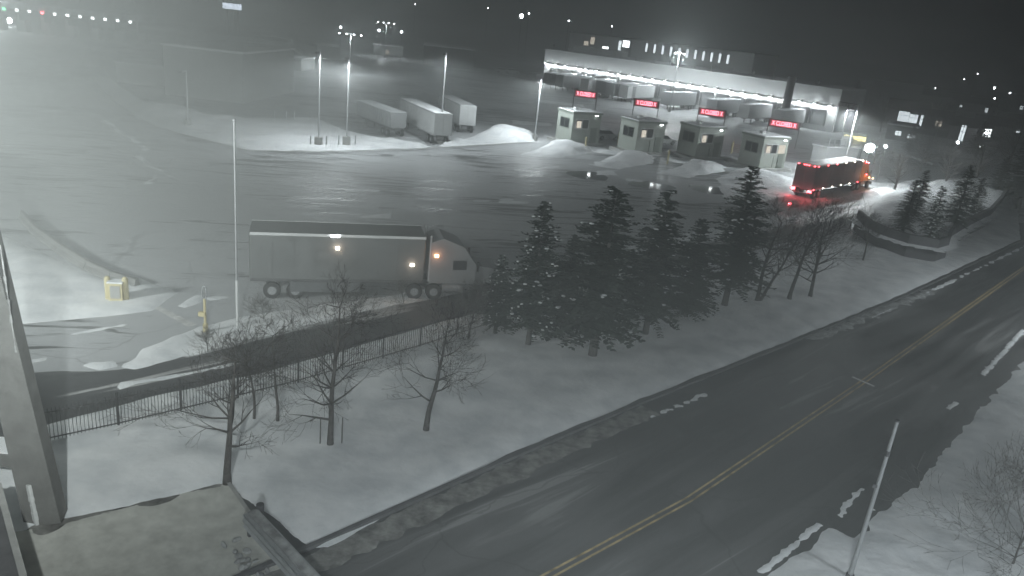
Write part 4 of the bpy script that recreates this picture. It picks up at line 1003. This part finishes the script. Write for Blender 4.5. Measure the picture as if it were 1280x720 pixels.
def far_lamp(px, py, dist, label, r=.28, m='lamp_white', watt=0):
    d = ray(px, py); p = CAM + d * (dist / math.hypot(d.x, d.y)); z = max(1.5, p.z)
    t = empty('street_lamp', (p.x, p.y, 0), 0, label, 'street lamp', 'street lamps in the distance')
    MB().tube((0, .1, 0), (0, .1, z), .09, .06, n=6).build('pole', 'dark_steel', t); MB().ball((0, -.15, z), r, 8, 5).build('lamp', m, t); MB().box((0, 0, z + r + .05), (.5, .7, .1)).build('hood', 'dark_steel', t)
    if watt: point('street_lamp_light', Vector((p.x, p.y - .8, z)), watt, COOL, .3)
for px, py, ds, r, lab in ((12, 27, 262, .8, 'glaring lamp at the left end of the toll plaza'), (5, 33, 262, .6, 'lamp low at the left edge by the toll plaza'), (652, 20, 330, .9, 'brightest high lamp above the dark gap left of the dock'), (661, 17, 332, .35, 'small lamp touching the brightest high lamp'), (711, 26, 330, .4, 'small lamp between the brightest high lamp and the office block'), (765, 33, 340, .3, 'tiny lamp just above the office block roof'),
                       (519, 5, 420, .3, 'tiny lamp near the top edge above the farthest mast'), (610, 10, 420, .3, 'tiny lamp near the top edge left of the brightest high lamp'), (426, 34, 240, .35, 'lamp above the left arm of the four-lamp mast'), (474, 38, 250, .4, 'round lamp left of the farthest mast'), (502, 40, 250, .4, 'round lamp right of the farthest mast'),
                       (1222, 92, 520, .5, 'highest town lamp near the horizon at the right'), (1205, 99, 480, .4, 'town lamp just left below the highest one'), (1243, 110, 430, .55, 'flattened bright town lamp below the highest one'), (1262, 117, 430, .6, 'bright town lamp near the right edge, under the dark ridge'), (1169, 110, 420, .3, 'faint town lamp left of the horizon lights'), (1157, 115, 420, .35, 'faint town lamp farthest left'),
                       (1243, 123, 400, .4, 'town lamp straight below the flattened one'), (1221, 130, 380, .3, 'faint town lamp in the middle of the dark town'), (1205, 135, 360, .45, 'town lamp above the tall lit strip'), (1276, 145, 330, .35, 'town lamp at the right edge below the bright pair'), (1264, 158, 250, .4, 'lamp over the lit ground floor at the right edge'), (1197, 178, 190, .32, 'small lamp below the tall lit strip'), (1223, 184, 180, .3, 'small lamp below the glaring lit window'), (1232, 165, 215, .6, 'glaring lamp beside the dark house, brightest of the town')):
    far_lamp(px, py, ds, lab, r)
q = onplane(290, 8, Vector((0, 300, 0)), Vector((0, 1, 0))); t = empty('blue_sign', (q.x, q.y, 0), 0, 'pale blue lit sign high at the top edge over the yard', 'sign')
MB().box((0, .2, q.z), (7.5, .3, 2.4)).build('board', 'black', t); MB().box((0, .02, q.z), (7.1, .05, 2.0)).build('lit_face', 'sign_blue', t)
for s in (-2, 2): MB().box((s, .2, q.z / 2 - .6), (.4, .4, q.z - 1.2)).build('post', 'dark_steel', t)
# pale guard rail in the dark right of the truck
a, c = gp(1096, 186), gp(1164, 210); t = empty('guard_rail', a, math.atan2((c - a).y, (c - a).x), 'pale guard rail running into the dark right of the floodlights', 'guard rail')
L = (c - a).length; MB().box((L / 2, 0, .7), (L, .08, .35)).build('rail', 'steel', t); b = MB()
for k in range(int(L / 3) + 1): MB().box((k * 3, .1, .4), (.12, .12, .8)).build('post', 'dark_steel', t)
# dark wooded ridge along the horizon
b = MB(); n = 160; vs = []; rr = 900
for k in range(n + 1):
    a = math.radians(15 + 150 * k / n); hh = 5 + 7 * abs(fbm(k * .13, 2, 1.0)) * 2 + 2 * random.random()
    for rad, z in ((rr - 60, -1), (rr, hh), (rr + 120, -1)): vs.append((rad * math.cos(a), rad * math.sin(a), z))
fs = [(3 * k + j, 3 * k + 3 + j, 3 * k + 4 + j, 3 * k + 1 + j) for k in range(n) for j in range(2)]
b.add(vs, fs); tag(b.build('hills', 'roof_dark'), kind='structure')
# ================================================================== haze
hz = MB().box((0, 0, 22), (3200, 3200, 46)).build('haze', 'black'); tag(hz, kind='stuff')
hm = bpy.data.materials.new('haze'); hm.use_nodes = True; n = hm.node_tree; n.nodes.clear()
ho = n.nodes.new('ShaderNodeOutputMaterial'); pv = n.nodes.new('ShaderNodeVolumePrincipled')
pv.inputs['Color'].default_value = (.9, .95, .95, 1); pv.inputs['Density'].default_value = HAZE_DENSITY; pv.inputs['Anisotropy'].default_value = .1
n.links.new(pv.outputs[0], ho.inputs['Volume'])
hz.data.materials.clear(); hz.data.materials.append(hm); hz.display_type = 'WIRE'

# low drifting mist over the left of the yard and among the trees
mm_ = bpy.data.materials.new('mist'); mm_.use_nodes = True; n = mm_.node_tree; n.nodes.clear()
mo = n.nodes.new('ShaderNodeOutputMaterial'); mv = n.nodes.new('ShaderNodeVolumePrincipled')
mv.inputs['Color'].default_value = (.93, .96, .95, 1); mv.inputs['Density'].default_value = MIST_DENSITY; mv.inputs['Anisotropy'].default_value = .0
n.links.new(mv.outputs[0], mo.inputs['Volume'])
for c, r_, shells in (((-37, 58, 6), (22, 40, 11), (.7, 1.0, 1.35)), ((-30, 38, 7), (17, 24, 10), (.7, 1.0, 1.4)), ((-15, 38, 2), (20, 15, 8), (.7, 1.0, 1.3)), ((6, 39, 2), (22, 16, 7), (.7, 1.0, 1.25))):
    for k in shells:
        o = MB().ball((0, 0, 0), [a * k for a in r_], 40, 24).build('mist', mm_); o.location = c; tag(o, kind='stuff'); o.display_type = 'WIRE'
